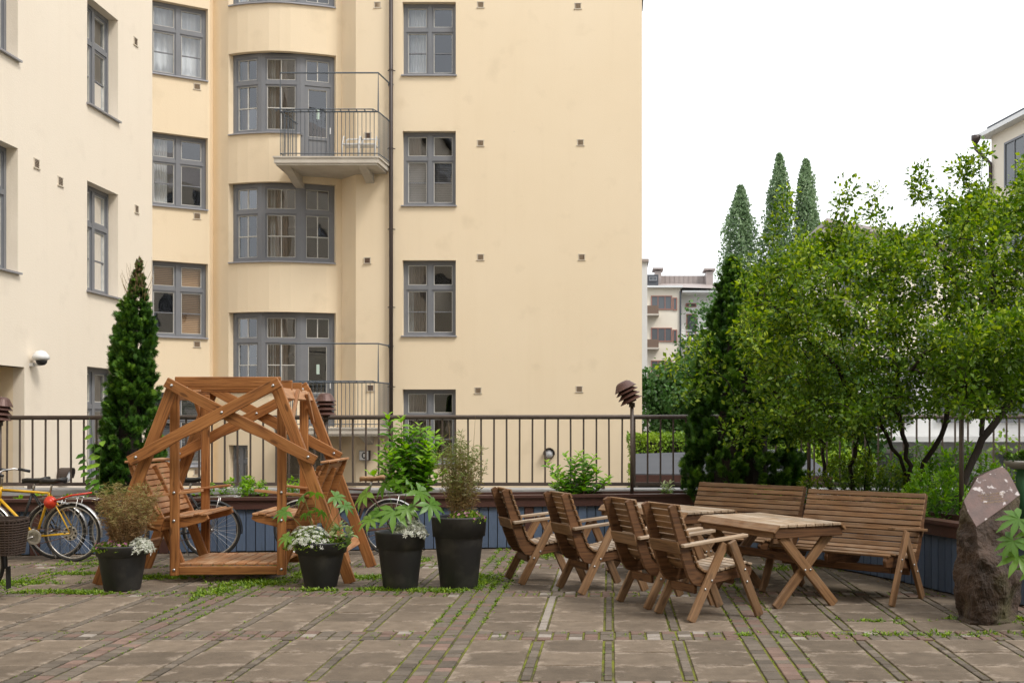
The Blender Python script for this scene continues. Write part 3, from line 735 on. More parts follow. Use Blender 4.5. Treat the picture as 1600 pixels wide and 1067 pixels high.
# balconies
def balcony(z, chairs):
    Y0 = 28.15; pts = [at(428, Y0), at(591, Y0), (-5.63, 29.18), (-5.7, 29.26), at(534, 29.85), at(490, 29.56), at(450, 29.42)]
    def ring(off, za, zb, t):
        k = len(pts); c = Vector((-7, 29.2))
        q = []
        for i, p in enumerate(pts):
            p = Vector(p); q.append(p+(p-c).normalized()*off if i < 3 else p)
        t.add([(p.x, p.y, za) for p in q]+[(p.x, p.y, zb) for p in q], [tuple(range(k)), tuple(reversed(range(k, 2*k)))]+[(i, k+i, k+(i+1) % k, (i+1) % k) for i in range(k)])
    b = MB(); ring(0, z-.14, z-.02, b); ring(-.05, z-.19, z-.141, b); ring(.035, z-.019, z+.02, b)
    bal = b.build('balcony', M['concrete'], main); shift(bal, minv)
    for u in (452, 570):
        x = (u-955)*28.6/1800
        mb = MB(); mb.prism([(28.3, z-.19), (29.7, z-.19), (29.7, z-.48), (29.3, z-.44)], .2, Matrix.Translation((x, 0, 0)) @ Matrix.Rotation(R(90), 4, 'Z'))
        mb.build('bracket', M['concrete'], bal)
    xl, xr = at(438, 28.2)[0], at(591, 28.2)[0]; zr = z+1.12
    # top rails
    rr = MB(); L_ = [(xl, 28.2, zr), (xr, 28.2, zr), (xr+.12, 29.18, zr)]
    rr.tube(L_, .02, 6); rr.tube([(xl, 28.2, zr), (xl+.1, 29.35, zr)], .02, 6)
    rr.tube([(xl-.12, 28.08, zr+.03), (xr-.1, 28.08, zr+.03), (xr-.02, 28.2, zr)], .014, 6)
    rr.build('top_rail', M['rail_grey'], bal)
    rb = MB(); rb.tube([(xl, 28.2, z+.1), (xr, 28.2, z+.1), (xr+.12, 29.15, z+.1)], .013, 6); rb.tube([(xl, 28.2, z+.1), (xl+.1, 29.35, z+.1)], .013, 6); rb.build('bottom_rail', M['rail_grey'], bal)
    for i in range(13):
        x = xl-.08+(xr-xl)*i/12.2; MB().box((x, 28.14, zr+.015), (.012, .13, .03)).build('holder_bar', M['rail_grey'], bal)
    nb = 24; bmz = None
    for i in range(nb+1):
        x = xl+(xr-xl)*i/nb; bar('baluster', bal, (x, 28.2, z+.02), (x, 28.2, zr-.01), .014, .014, M['rail_grey'], up=(0, 1, 0), bev=0)
    for i in range(1, 10):
        t = i/10; bar('baluster', bal, (xr+.12*t, 28.2+.98*t, z+.02), (xr+.12*t, 28.2+.98*t, zr-.01), .014, .014, M['rail_grey'], up=(0, 1, 0), bev=0)
        bar('baluster', bal, (xl+.1*t, 28.2+1.15*t, z+.02), (xl+.1*t, 28.2+1.15*t, zr-.01), .014, .014, M['rail_grey'], up=(0, 1, 0), bev=0)
    uf = MB(); zt = z+2.07
    uf.tube([(xl, 28.2, zr), (xl, 28.2, zt), (xr, 28.2, zt), (xr, 28.2, zr)], .02, 6); uf.tube([(xr, 28.2, zt), (xr+.12, 29.18, zt)], .02, 6)
    uf.lathe([(.0, -.0), (.07, .0), (.07, .02), (0, .02)], 10, Matrix.Translation((xr+.12, 29.18, zt)) @ Matrix.Rotation(R(90), 4, 'X'))
    uf.build('awning_frame', M['rail_grey'], bal)
    return xl, xr
balcony(8.08, True); balcony(1.46, False)

# ---- small wall fixtures (things fixed on the buildings)
def globe_lamp(label, p, facing):
    t = thing('wall_lamp', label, 'wall lamp', p, facing, 'round wall lamps with a dark hood')
    mb = MB(); mb.lathe([(.13, 0), (.13, .05), (.1, .06)], 20, Matrix.Rotation(R(90), 4, 'X')); mb.build('backplate', M['pipe'], t, smooth=False)
    mb = MB(); mb.lathe([(.115, .05), (.11, .10), (.085, .14), (.04, .165), (.001, .17)], 20, Matrix.Rotation(R(90), 4, 'X')); mb.build('globe', M['lamp_globe'], t, smooth=True)
    mb = MB()
    vs = []; fs = []
    for i in range(13):
        a = R(-15+210*i/12); c, s = math.cos(a), math.sin(a)
        vs += [(c*.135, 0, s*.135), (c*.135, -.16-.05*s, s*.135), (c*.145, -.16-.05*s, s*.145), (c*.145, 0, s*.145)]
    for i in range(12):
        for j in range(4): fs.append((i*4+j, i*4+(j+1) % 4, i*4+4+(j+1) % 4, i*4+4+j))
    mb.add(vs, fs).build('hood', M['pipe'], t)
globe_lamp('round white lamp with a dark hood on the blank yellow wall, above the leafy shrub', (-1.57, 29.19, .82), 0)
globe_lamp('round white lamp with a dark hood on the pale left wing, above the bicycles', (-9.22, 19.3, .70), R(90))
t = thing('door_sign', 'small square white sign with a black letter C under the lower balcony', 'sign', (-6.23, 29.2, .77))
MB().box((0, -.06, 0), (.27, .1, .25)).build('sign_case', M['pipe'], t)
MB().box((-.015, -.115, 0), (.225, .012, .225)).build('sign_face', M['white'], t)
mb = MB(); vs = []; fs = []
for i in range(15):
    a = R(52+256*i/14); c, s = math.cos(a), math.sin(a)
    vs += [(c*.028, -.1235, s*.050), (c*.058, -.1235, s*.082)]
for i in range(14): fs.append((2*i, 2*i+1, 2*i+3, 2*i+2))
mb.add([(x-.01, y, z) for x, y, z in vs], fs).build('letter', M['black'], t)
t = thing('security_camera', 'white dome security camera on the pale wall beside the passage', 'security camera', (XW, 18.32, 2.62))
MB().box((.03, 0, -.1), (.06, .1, .05)).tube([(.02, 0, -.1), (.16, 0, -.1)], .02, 8).build('mount', M['white'], t)
mb = MB().lathe([(.001, .13), (.07, .11), (.12, .05), (.135, 0), (.10, -.03)], 20); mb.build('housing', M['white'], t, Matrix.Translation((.16, 0, .0)), smooth=True)
MB().lathe([(.085, -.03), (.08, -.07), (.05, -.105), (.001, -.115)], 16).build('dome', M['black'], t, Matrix.Translation((.17, 0, 0)), smooth=True)
def balcony_chair(x, label):
    t = thing('balcony_chair', label, 'chair', (x, 28.85, 8.105), R(180))
    w = mat('white_chair_tube', (.75, .75, .74), rough=.4) if 'white_chair_tube' not in bpy.data.materials else bpy.data.materials['white_chair_tube']
    for s in (-1, 1):
        MB().tube([(.21*s, -.2, 0), (.21*s, -.2, .62), (.21*s, .05, .64), (.21*s, .18, .42), (.21*s, .22, 0)], .014, 6).build('leg', w, t, smooth=True)
    MB().box((0, -.0, .42), (.4, .4, .03)).build('seat', w, t)
    mb = MB().tube([(-.21, -.19, .42), (-.21, -.24, .60), (-.17, -.25, .64), (.17, -.25, .64), (.21, -.24, .60), (.21, -.19, .42)], .016, 6); mb.build('backrest', w, t, smooth=True)
balcony_chair(-6.48, 'white tube chair on the upper balcony, the left one of the pair')
balcony_chair(-6.08, 'white tube chair on the upper balcony, nearer the downpipe')
# small dark flag-like bracket on the wing corner
# ---- courtyard building behind the viewpoint (closes the yard, mirrored in the windows)
back = thing('apartment_building', 'cream apartment house on the near side of the courtyard, seen only in window reflections', 'building', (0, -3, -1.3))
binv = Matrix.Translation((0, 3, 1.3))
xs = [-13.6]; hl = []
for k in range(11):
    xs += [-12.2+k*3.2, -10.9+k*3.2]
    i = len(xs)-2
    for q in range(5): hl.append((i, i+1, .9+q*3.3, 2.8+q*3.3))
xs.append(24)
plan2 = [(x, -3.0) for x in xs]
o, P2, Q2, n2 = wall('wall', back, plan2, -1.3, 16.5, hl, M['stucco_pale_lit'], .16, into=(0, -1)); shift(o, binv)
for h in hl:
    A, B = Q2[h[0]], Q2[h[1]]
    mb = MB(); W = B-A
    for a, b in ((0, .05), (.46, .54), (.95, 1)): mb.obox(A+W*a, A+W*b, h[2], h[3], (0, -1), 0, .08)
    for z in (h[2], h[2]+1.15, h[3]-.07): mb.obox(A+W*.05, B-W*.05, z, z+.07, (0, -1), .002, .078)
    w = mb.build('window', M['frame'], back); shift(w, binv)
    MB().obox(A, B, h[2], h[3], (0, -1), .05, .055).build('pane', M['glass'], w)
MB().box2((-13.6, -3.6, -1.3), (24, -3.5, 16.4)).build('inner_wall', M['inside'], back, binv.copy())
MB().prism([(-3-.5, 16.5), (-14, 16.5), (-8.5, 20)], 38, Matrix.Translation((5, 0, 0)) @ Matrix.Rotation(R(90), 4, 'Z')).build('roof', M['roof_brown'], back, binv.copy())
# ------------------------------------------------------------------ terrace edge: parapet, railing, raised planter
par = thing('parapet', 'low terrace parapet with grey metal coping under the brown railing', 'wall', (0, 15.7, 0))
MB().box2((-9.2, -.22, -1.28), (9, .16, .64)).build('wall', M['stucco'], par)
MB().box2((-9.2, -.29, .66), (9, .27, .70)).box2((-9.2, -.29, .61), (9, -.265, .66)).build('coping', M['coping'], par)
fen = thing('railing', 'long brown steel railing with thin upright bars along the terrace edge', 'railing', (0, 15.6, .7))
YF = 15.6
MB().tube([(-9.15, 0, .965), (9, 0, .985)], .03, 12).build('top_rail', M['fence'], fen, smooth=True)
MB().box2((-9.15, -.02, .045), (9, .02, .09)).build('bottom_rail', M['fence'], fen)
nbar = 0; x = -9.05
while x < 8.9:
    o = bar('baluster', fen, (x, 0, .09), (x+random.uniform(-.004, .004), 0, .95), .024, .012, M['fence'], up=(0, 1, 0), bev=0); x += .1735
for k in range(-3, 4):
    x = -.11+2.587*k; bar('post', fen, (x, 0, 0), (x, 0, .045), .05, .05, M['fence'], up=(0, 1, 0), bev=0)

PL = [(-9.15, 13.56), (1.05, 14.95), (1.42, 14.28), (1.80, 13.68), (2.16, 13.10), (2.46, 12.55), (2.74, 11.9), (2.95, 11.35), (3.12, 10.8), (3.28, 10.3), (3.62, 10.0), (4.3, 9.72), (5.4, 9.5)]
plr = thing('raised_planter', 'long raised planter clad in blue upright boards with a red-brown cap along the terrace edge', 'planter', (-2, 14.5, 0))
pinv = Matrix.Translation((2, -14.5, 0))
PV = [Vector(p) for p in PL]
def off_line(P, d):
    Q = []
    for i, p in enumerate(P):
        a = (P[i]-P[max(i-1, 0)]); b = (P[min(i+1, len(P)-1)]-P[i])
        t = (a.normalized() if a.length else Vector((0, 0)))+(b.normalized() if b.length else Vector((0, 0))); t.normalize()
        Q.append(p+Vector((-t.y, t.x))*d)
    return Q
def strip(P, z0, z1, d0, d1):
    A = off_line(P, d0); B = off_line(P, d1); k = len(P); mb = MB(); vs = []
    for a, b in zip(A, B): vs += [(a.x, a.y, z0), (b.x, b.y, z0), (b.x, b.y, z1), (a.x, a.y, z1)]
    fs = [(0, 1, 2, 3), tuple(4*(k-1)+j for j in (3, 2, 1, 0))]
    for i in range(k-1):
        for j in range(4): fs.append((4*i+j, 4*i+(j+1) % 4, 4*i+4+(j+1) % 4, 4*i+4+j))
    return mb.add(vs, fs)
o = strip(PV, 0, .5, .035, .08).build('backing', M['black'], plr, pinv.copy())
o = strip(PV, .535, .645, -.03, .02).build('fascia', M['cap_brown'], plr, pinv.copy())
o = strip(PV, .646, .68, -.06, .12).build('cap', M['cap_brown'], plr, pinv.copy())
o = strip(PV, .60, .70, .34, .40).build('inner_edge', M['cap_brown'], plr, pinv.copy())
# boards
acc = 0; w = .115; dists = []
for i in range(len(PV)-1):
    A, B = PV[i], PV[i+1]; L_ = (B-A).length; nb = max(1, round(L_/w)); e = (B-A)/L_; nn = Vector((-e.y, e.x)); ww = L_/nb
    for k in range(nb):
        c = A+e*ww*(k+.5)+nn*.02
        if k % 13 == 6 and i == 0:
            bar('post', plr, (c.x+2, c.y-14.5, .0), (c.x+2, c.y-14.5, .53), ww-.004, .045, M['cap_brown'], up=(-nn.x, -nn.y, 0)); continue
        bar('board', plr, (c.x+2, c.y-14.5, random.uniform(.012, .02)), (c.x+2, c.y-14.5, .53), round(ww-.010, 3), .02, M['board_blue'], up=(-nn.x, -nn.y, 0), bev=.002)
Q = off_line(PV, .08)
vs = [(p.x, p.y, .56) for p in Q]+[(p.x, 15.44, .56) for p in Q]; k = len(Q)
mb = MB(); mb.add(vs, [(i, i+1, k+i+1, k+i) for i in range(k-1)])
soil = mb.build('soil', M['soil'], plr, pinv.copy())

# ------------------------------------------------------------------ armchairs and benches
def seat_profile():
    """side board of a chair: outline in (x forward, z up)"""
    top = [(-.185, .925), (-.14, .95), (-.112, .93), (-.01, .66), (.035, .53), (.075, .435), (.13, .385), (.24, .372), (.40, .398), (.55, .428), (.615, .425), (.635, .39)]
    bot = [(.62, .335), (.56, .325), (.40, .315), (.22, .285), (.12, .275), (.05, .295), (.0, .36), (-.055, .50), (-.115, .70)]
    return top+bot
def path_pts():
    return [(-.115, .945), (-.065, .80), (-.005, .66), (.038, .53), (.078, .44), (.135, .392), (.24, .380), (.40, .406), (.55, .436), (.625, .42)]
def along(P, s):
    for i in range(len(P)-1):
        a, b = Vector(P[i]), Vector(P[i+1]); l = (b-a).length
        if s <= l or i == len(P)-2: return a+(b-a)*(s/l), (b-a).normalized()
        s -= l
PP = path_pts(); LEN = sum((Vector(PP[i+1])-Vector(PP[i])).length for i in range(len(PP)-1))
SM = {}
def side_board(m, key='side'):
    if (key, m.name) not in SM: SM[(key, m.name)] = MB().prism(seat_profile(), .034).mesh('side_board', m, bevel=.004)
    return SM[(key, m.name)]
def add_arm(t, y, m, mp, s=1):
    bar('leg', t, (-.0, y, .006), (.335, y, .618), .034, .075, m, up=(1, 0, 0))
    bar('leg', t, (.66, y+.0362*s, .006), (.375, y+.0362*s, .635), .034, .075, m, up=(-1, 0, 0))
    a = bar('armrest', t, (-.075, y-.015*s, .615), (.56, y-.015*s, .672), .072, .026, mp)
    for x, z in ((.13, .26), (.195, .325), (.52, .30), (.50, .40)):
        MB().lathe([(.0001, .008), (.009, .005), (.011, 0)], 8, Matrix.Translation((x, y+(.019 if x < .4 else .055)*s, z)) @ Matrix.Rotation(R(-90*s), 4, 'X')).build('bolt', M['steel'], t, smooth=True)
def make_seat(W, label, name, cat, loc, rz, group, mw, mpale, n_slats=20, dark=None):
    """W = width across; local x forward, y to the left"""
    t = thing(name, label, cat, loc, rz, group)
    hw = W/2; dark = dark or mw
    for s in (-1, 1):
        o = link('side_board', side_board(dark), t, Matrix.Translation((0, s*(hw-.065), 0)))
        add_arm(t, s*(hw-.018), mw, mpale, s)
    if W > .9: link('side_board', side_board(dark), t, Matrix.Identity(4))
    pitch = LEN/n_slats
    for i in range(n_slats):
        p, d = along(PP, (i+.5)*pitch)
        nrm_ = Vector((-d.y, d.x)) if d.x > .3 else Vector((-d.y, d.x))
        nn = Vector((nrm_.x, 0, nrm_.y)); 
        if nn.z < 0 and d.x > .5: nn = -nn
        if d.x <= .5 and nn.x < 0: nn = -nn
        c = Vector((p.x, 0, p.y))+nn*.0105
        bar('slat', t, c+Vector((0, -hw+.03, 0)), c+Vector((0, hw-.03, 0)), round(pitch-.009, 4), .019, mpale if i > n_slats*.55 else mw, up=nn, bev=.003)
    bar('back_rail', t, (-.085, -hw+.05, .60), (-.085, hw-.05, .60), .10, .022, mw, up=(1, 0, .28))
    bar('cross_rail', t, (.10, -hw+.09, .25), (.10, hw-.09, .25), .03, .07, dark)
    bar('cross_rail', t, (.47, -hw+.09, .30), (.47, hw-.09, .30), .03, .06, dark)
    return t
def chair_from(nr, ang, label, W=.53):
    """nr = ground point of the near rear foot"""
    a = R(ang); x = Vector((math.cos(a), math.sin(a))); y = Vector((-math.sin(a), math.cos(a)))
    c = Vector(nr)+y*(W/2-.018)
    return (c.x, c.y, 0), a
G = 'slatted wooden armchairs facing the tables'
proto = None
for nr, ang, lab in (((-.89, 11.36), 21, 'slatted wooden armchair farthest left in the row, nearest the tall black pot'),
                     ((-.28, 10.70), 27, 'slatted wooden armchair second from the left, in front of the farther table'),
                     ((.303, 9.84), 28, 'slatted wooden armchair overlapping the nearest armchair on its left side'),
                     ((.635, 9.22), 30, 'nearest slatted wooden armchair, rightmost of the row beside the near table')):
    loc, a = chair_from(nr, ang, lab)
    if proto is None:
        proto = make_seat(.53, lab, 'armchair', 'armchair', loc, a, G, M['wood'], M['wood_pale'], 20, M['wood_dark'])
    else:
        c = copy_tree(proto); c.location = loc; c.rotation_euler = (0, 0, a); c['label'] = lab
# benches: local x forward faces the tables
def bench(name_label, rf, ang, W):
    # rf: ground point of the right-hand front foot; ang: direction of the long axis to the right
    e = Vector((math.cos(R(ang)), math.sin(R(ang)))); bk = Vector((-e.y, e.x))
    c = Vector(rf)-e*(W/2-.018)+bk*.66
    f = -bk
    return (c.x, c.y, 0), math.atan2(f.y, f.x), W
for i, (lab, rf, ang) in enumerate((('long slatted wooden bench with high curved back on the right, beside the granite stone', (2.40, 10.0), -41),
                                    ('long slatted wooden bench farther back, under the dark conifer', (1.46, 11.22), -43))):
    loc, a, W = bench(lab, rf, ang, (1.30, 1.42)[i])
    make_seat(W, lab, 'garden_bench', 'bench', loc, a, 'slatted garden benches by the tables', M['wood'], M['wood'], 21, M['wood_dark'])

# tables: local x along the boards, y across
def make_table(L_, W, loc, rz, label):
    t = thing('garden_table', label, 'table', loc, rz, 'slatted wooden tables between chairs and benches')
    nb = 7; pw = (W-.0)/nb
    for i in range(nb):
        y = -W/2+pw*(i+.5)
        bar('board', t, (-L_/2, y, .715), (L_/2, y, .715), pw-.008, .024, M['wood_pale'], bev=.003)
    for s in (-1, 1):
        up = Vector((0, s*.72, .69))
        bar('edge_board', t, (-L_/2, s*(W/2+.026), .690), (L_/2, s*(W/2+.026), .690), .075, .022, M['wood'] if s < 0 else M['wood'], up=up, bev=.003)
        bar('apron', t, (-L_/2+.03, s*(W/2+.01), .635), (L_/2-.03, s*(W/2+.01), .635), .022, .05, M['wood'])
        bar('end_rail', t, (s*(L_/2-.035), -W/2-.03, .655), (s*(L_/2-.035), W/2+.03, .655), .032, .09, M['wood_dark'])
        xx = s*(L_/2-.10)
        bar('leg', t, (xx, -.30, .004), (xx, .27, .625), .036, .088, M['wood'], up=(0, 1, 0))
        bar('leg', t, (xx+.038*s, .30, .004), (xx+.038*s, -.27, .625), .036, .088, M['wood'], up=(0, -1, 0))
        for yy in (-.028, .028):
            MB().lathe([(.0001, .008), (.009, .005), (.011, 0)], 8, Matrix.Translation((xx+.058*s, yy, .325)) @ Matrix.Rotation(R(90*s), 4, 'Y')).build('bolt', M['steel'], t, smooth=True)
    bar('stretcher', t, (-L_/2+.1, 0, .40), (L_/2-.1, 0, .40), .034, .07, M['wood_dark'])
    return t
def table_at(corner, ang_b, L_, W, label):
    # corner: nearest-left top corner; b across to the right, a along away
    b = Vector((math.cos(R(ang_b)), math.sin(R(ang_b)))); a = Vector((-b.y, b.x)); c = Vector(corner)+b*W/2+a*L_/2
    return make_table(L_, W, (c.x, c.y, 0), math.atan2(-a.y, -a.x), label)
table_at((1.43, 9.80), 27, 1.25, .66, 'nearer slatted wooden table with crossed legs, its end turned to the right')
table_at((.74, 11.20), 36, 1.42, .62, 'farther slatted wooden table mostly hidden behind the armchairs')

# ------------------------------------------------------------------ swing
SX, SY, SA = -3.86, 12.05, R(2.5)
sw = thing('garden_swing', 'large orange-stained timber garden swing with two facing slatted seats and crossed braces', 'garden swing', (SX, SY, 0), SA)
ws, wl = M['wood_swing'], M['wood_slat']
FY = -.62; BY = .68          # front and back frame planes
TOPZ = 2.02
def bolt(x, y, z):
    MB().lathe([(.0001, .012), (.012, .008), (.016, 0)], 8, Matrix.Translation((x, y, z)) @ Matrix.Rotation(R(90), 4, 'X')).build('bolt', M['steel'], sw, smooth=True)
for y in (FY, BY):
    s = -1 if y < 0 else 1
    for sd in (-1, 1):
        bar('leg', sw, (1.235*sd, y, .0), (.50*sd, y, TOPZ-.05), .045, .115, ws, up=(sd, 0, 0))
    # crossed braces with a curved lower edge
    prof = [(-.64, -.055), (-.64, .055), (.1, .055), (.5, .06), (.95, .05), (.98, -.05), (.55, -.055), (.35, -.03), (.0, -.065), (-.3, -.065)]
    for sd, yo in ((1, -.048), (-1, -.096)):
        A = Vector((-.56*sd, y+yo*1, TOPZ-.02)); B = Vector((.90*sd, y+yo*1, 1.22)); d = B-A; L_ = d.length
        pr = [(0, -.05), (0, .05), (L_*.45, .052), (L_*.62, .06), (L_*.8, .055), (L_, .05), (L_, -.05), (L_*.8, -.06), (L_*.66, -.048), (L_*.55, -.065), (L_*.4, -.06)]
        ang = math.atan2(d.z, d.x*1)
        m = Matrix.Translation(A) @ Matrix.Rotation(-ang, 4, 'Y')
        if sd < 0: pr = [(px, -pz) for px, pz in pr]
        MB().prism(pr, .036).build('brace', ws, sw, m, bevel=.004)
        bolt(A.x+.06*sd, y+yo-.018, A.z-.035); bolt(B.x-.07*sd, y+yo-.018, B.z+.04)
    bolt(0, y-.114, 1.70)
# top beams along the front and back, and across at each end
bar('top_beam', sw, (-.50, FY+.045, TOPZ-.015), (.54, FY+.045, TOPZ-.015), .04, .10, ws)
bar('top_beam', sw, (-.50, BY-.045, TOPZ-.045), (.54, BY-.045, TOPZ-.045), .04, .10, ws)
bar('top_beam', sw, (-.50, -.18, TOPZ-.035), (.56, -.18, TOPZ-.035), .04, .10, ws)
bar('top_beam', sw, (-.50, .26, TOPZ-.045), (.56, .26, TOPZ-.045), .04, .10, ws)
for sd in (-1, 1):
    bar('end_beam', sw, (.555*sd, FY-.02, TOPZ-.13), (.555*sd, BY+.05, TOPZ-.13), .12, .035, wl, up=(sd, 0, .45))
    bar('end_strut', sw, (.60*sd, -.10, TOPZ-.08), (.60*sd, -.38, TOPZ-.42), .035, .045, wl)
    bar('end_strut', sw, (.60*sd, .30, TOPZ-.10), (.60*sd, .62, TOPZ-.42), .035, .045, wl)
    bar('foot_rail', sw, (1.08*sd, FY+.03, .30), (1.08*sd, BY-.03, .30), .10, .035, wl, up=(sd, 0, .4))
    bar('side_brace', sw, (1.15*sd, FY+.25, .16), (.95*sd, FY+.55, .75), .035, .09, ws, up=(sd, 0, 0))
# gondola
for y in (-.50, .50):
    for x in (-.53, .53):
        bar('hanging_post', sw, (x, y, .07), (x, y, TOPZ-.12), .09, .045, ws, up=(0, 1, 0))
        for z in (.13, .62, .90): bolt(x, y-.024, z) if y < 0 else None
    bar('gondola_rail', sw, (-.485, y, .12), (.485, y, .12), .045, .085, ws)
for i in range(9):
    x = -.44+.11*i; bar('floor_slat', sw, (x, -.475, .178), (x, .475, .178), .098, .024, wl)
SP = [(-.13, 0), (-.10, .05), (.05, .02), (.16, .015), (.30, .045), (.42, .085), (.47, .075), (.49, .03), (.44, .0), (.25, -.05), (.0, -.09), (-.12, -.08)]
for sd in (-1, 1):
    # seat pieces: sd=-1 left seat; x positions measured outwards from the gondola centre
    def X(x): return x*sd
    for y in (-.43, .43):
        prof = [(X(.70-px), .60+pz) for px, pz in SP]
        MB().prism(prof, .036, Matrix.Translation((0, y, 0))).build('seat_side', ws, sw, bevel=.004)
        bp = [(X(.68), .51), (X(.79), .56), (X(.98), 1.12), (X(1.0), 1.20), (X(.88), 1.16), (X(.64), .64)]
        MB().prism(bp, .036, Matrix.Translation((0, y+(.037 if y > 0 else -.037), 0))).build('back_side', ws, sw, bevel=.004)
        bar('seat_strut', sw, (X(.66), y*.9, .55), (X(.50), y*.9, .14), .036, .10, ws, up=(sd, 0, 0))
        bar('armrest', sw, (X(.80), y*1.12, .86), (X(.26), y*1.12, .92), .07, .026, wl)
    MB().prism([(X(.68), .51), (X(.79), .56), (X(.98), 1.12), (X(.88), 1.16), (X(.64), .64)], .036).build('back_side', ws, sw, bevel=.004)
    for i in range(7):
        t = (i+.5)/7; x = .70-.48*t; z = .635+.045*t + (.012 if i > 4 else 0) - (.0 if i < 6 else .012)
        bar('seat_slat', sw, (X(x), -.47, z), (X(x), .47, z), .060, .02, wl, up=(-.12*sd*-1, 0, 1))
    for i in range(9):
        t = (i+.5)/9; x = .69+(.95-.69)*t**1.05; z = .675+(1.175-.675)*t
        bar('back_slat', sw, (X(x), -.50, z), (X(x), .50, z), .052, .02, wl, up=(-.88*sd, 0, .42))
    bar('back_cap', sw, (X(.965), -.54, 1.205), (X(.965), .54, 1.205), .09, .022, wl, up=(-.1*sd, 0, 1))

# ------------------------------------------------------------------ pots
def pot(label, loc, r_top, r_bot, h, band):
    t = thing('plant_pot', label, 'plant pot', loc, random.uniform(0, 6), 'charcoal round plant pots')
    rb = r_top*.93; rm = r_bot+(rb-r_bot)*(1-band/h)
    prof = [(r_bot-.01, 0), (r_bot, .012), (rm, h-band-.006), (rm+.004, h-band), (rb, h-band+.002), (r_top-.006, h-.02), (r_top, h-.012), (r_top, h), (r_top-.02, h+.003), (r_top-.03, h-.01), (r_top-.045, h-.05), (r_top-.05, h-.10), (.001, h-.10)]
    MB().lathe(prof, 40).build('body', M['pot'], t, smooth=True)
    MB().lathe([(r_top-.046, h-.06), (r_top*.6, h-.045), (.001, h-.04)], 24).build('soil', M['soil'], t)
    return t
POTS = [((-4.69, 11.05, 0), .25, .165, .43, .10), ((-2.84, 11.27, 0), .262, .155, .44, .11), ((-2.04, 11.15, 0), .247, .165, .55, .16), ((-1.48, 11.2, 0), .272, .18, .69, .19)]
for p, lab in zip(POTS, ('low charcoal pot beside the left legs of the swing, with dry brown grass', 'low charcoal pot with white blooms in front of the swing, second from left',
                         'medium-height charcoal pot with big palmate leaves, between the swing and the tallest pot', 'tallest charcoal pot, with bamboo-like grass, nearest the armchairs')):
    pot(lab, *p)

# ------------------------------------------------------------------ garden lamps on poles
def pole_lamp(label, loc, zt, tilt=0, ax='Y', r=.15):
    t = thing('pole_lamp', label, 'garden lamp', loc, 0, 'louvred garden lamps on brown poles')
    h = zt-loc[2]
    MB().tube([(0, 0, 0), (0, 0, h)], .024, 12).tube([(0, 0, h-.04), (0, 0, h+.02)], .04, 12).build('pole', M['fence'], t, smooth=True)
    m = Matrix.Translation((0, 0, h+.02)) @ Matrix.Rotation(R(tilt), 4, ax)
    MB().tube([(0, 0, 0), (0, 0, .22)], r*.45, 14).build('lamp_core', M['lamp_rust'], t, m.copy(), smooth=True)
    for i in range(3):
        z = .03+i*.062
        MB().lathe([(r*.45, z+.045), (r*.97, z-.012), (r, z-.012), (r, z-.006), (r*.48, z+.055)], 24).build('louvre', M['lamp_rust'], t, m.copy(), smooth=False)
    MB().lathe([(.001, .30), (r*.42, .295), (r*.62, .275), (r*.97, .195), (r, .195), (r, .19), (r*.5, .2)], 24).build('cap', M['lamp_rust'], t, m.copy(), smooth=False)
pole_lamp('rusty louvred lamp tilted on its pole, at the right end of the yellow wall', (.27, 14.98, .56), 1.84, -26, 'Y', .155)
pole_lamp('louvred lamp upright on its pole behind the right side of the swing', (-3.66, 14.75, .56), 1.66, 0, 'Y', .135)
pole_lamp('louvred lamp at the left edge above the bicycles', (-7.54, 14.2, .56), 1.60, 8, 'Y', .13)
pole_lamp('lamp pole rising into the leafy tree, between the dark conifer and the tree trunks', (2.42, 14.1, .56), 1.86, 10, 'Y', .14)
pole_lamp('lamp pole rising into the tree just behind the granite stone', (3.42, 11.25, .56), 1.86, 10, 'Y', .12)

# ------------------------------------------------------------------ granite stone
st = thing('granite_stone', 'tall rough brown granite boulder with a slanted smooth inscribed face, standing at the right', 'stone', (3.03, 9.5, 0))
def face_pt(u, v, k):
    Y = 9.33+k; return Vector(((u-955)*Y/1800-3.03, Y-9.5, 1.6-(v-660)*Y/1800))
FP = [(1505, 783, .06), (1527, 746, .22), (1546, 736, .27), (1566, 728, .31), (1576, 738, .27), (1594, 773, .12), (1571, 791, .03), (1547, 808, -.05), (1525, 824, -.12), (1512, 802, -.03)]
fpts = [face_pt(*q) for q in FP]
cN = sum(fpts, Vector())/len(fpts)
body_pts = list(fpts)
for (u, v, Y) in ((1500, 792, 9.55), (1596, 785, 9.62), (1492, 850, 9.42), (1490, 900, 9.4), (1496, 960, 9.38), (1515, 975, 9.15), (1545, 978, 9.08), (1580, 974, 9.2), (1592, 955, 9.4), (1596, 850, 9.35), (1597, 900, 9.35),
                  (1507, 850, 9.24), (1530, 870, 9.10), (1560, 880, 9.12), (1520, 930, 9.1), (1570, 930, 9.1), (1505, 960, 9.75), (1590, 940, 9.8), (1500, 850, 9.85), (1592, 850, 9.85), (1520, 745, 9.72), (1570, 735, 9.76), (1594, 790, 9.8)):
    body_pts.append(Vector(((u-955)*Y/1800-3.03, Y-9.5, 1.6-(v-660)*Y/1800)))
for q in body_pts[len(fpts):]:
    if q.z < .12: q.z = -.02
bm = bmesh.new(); vv = [bm.verts.new(p) for p in body_pts]; bmesh.ops.convex_hull(bm, input=vv)
for v in [v for v in bm.verts if not v.link_faces]: bm.verts.remove(v)
bmesh.ops.triangulate(bm, faces=bm.faces[:])
bmesh.ops.subdivide_edges(bm, edges=bm.edges[:], cuts=4, use_grid_fill=True); bmesh.ops.subdivide_edges(bm, edges=bm.edges[:], cuts=2, use_grid_fill=True)
from mathutils import noise as NZ
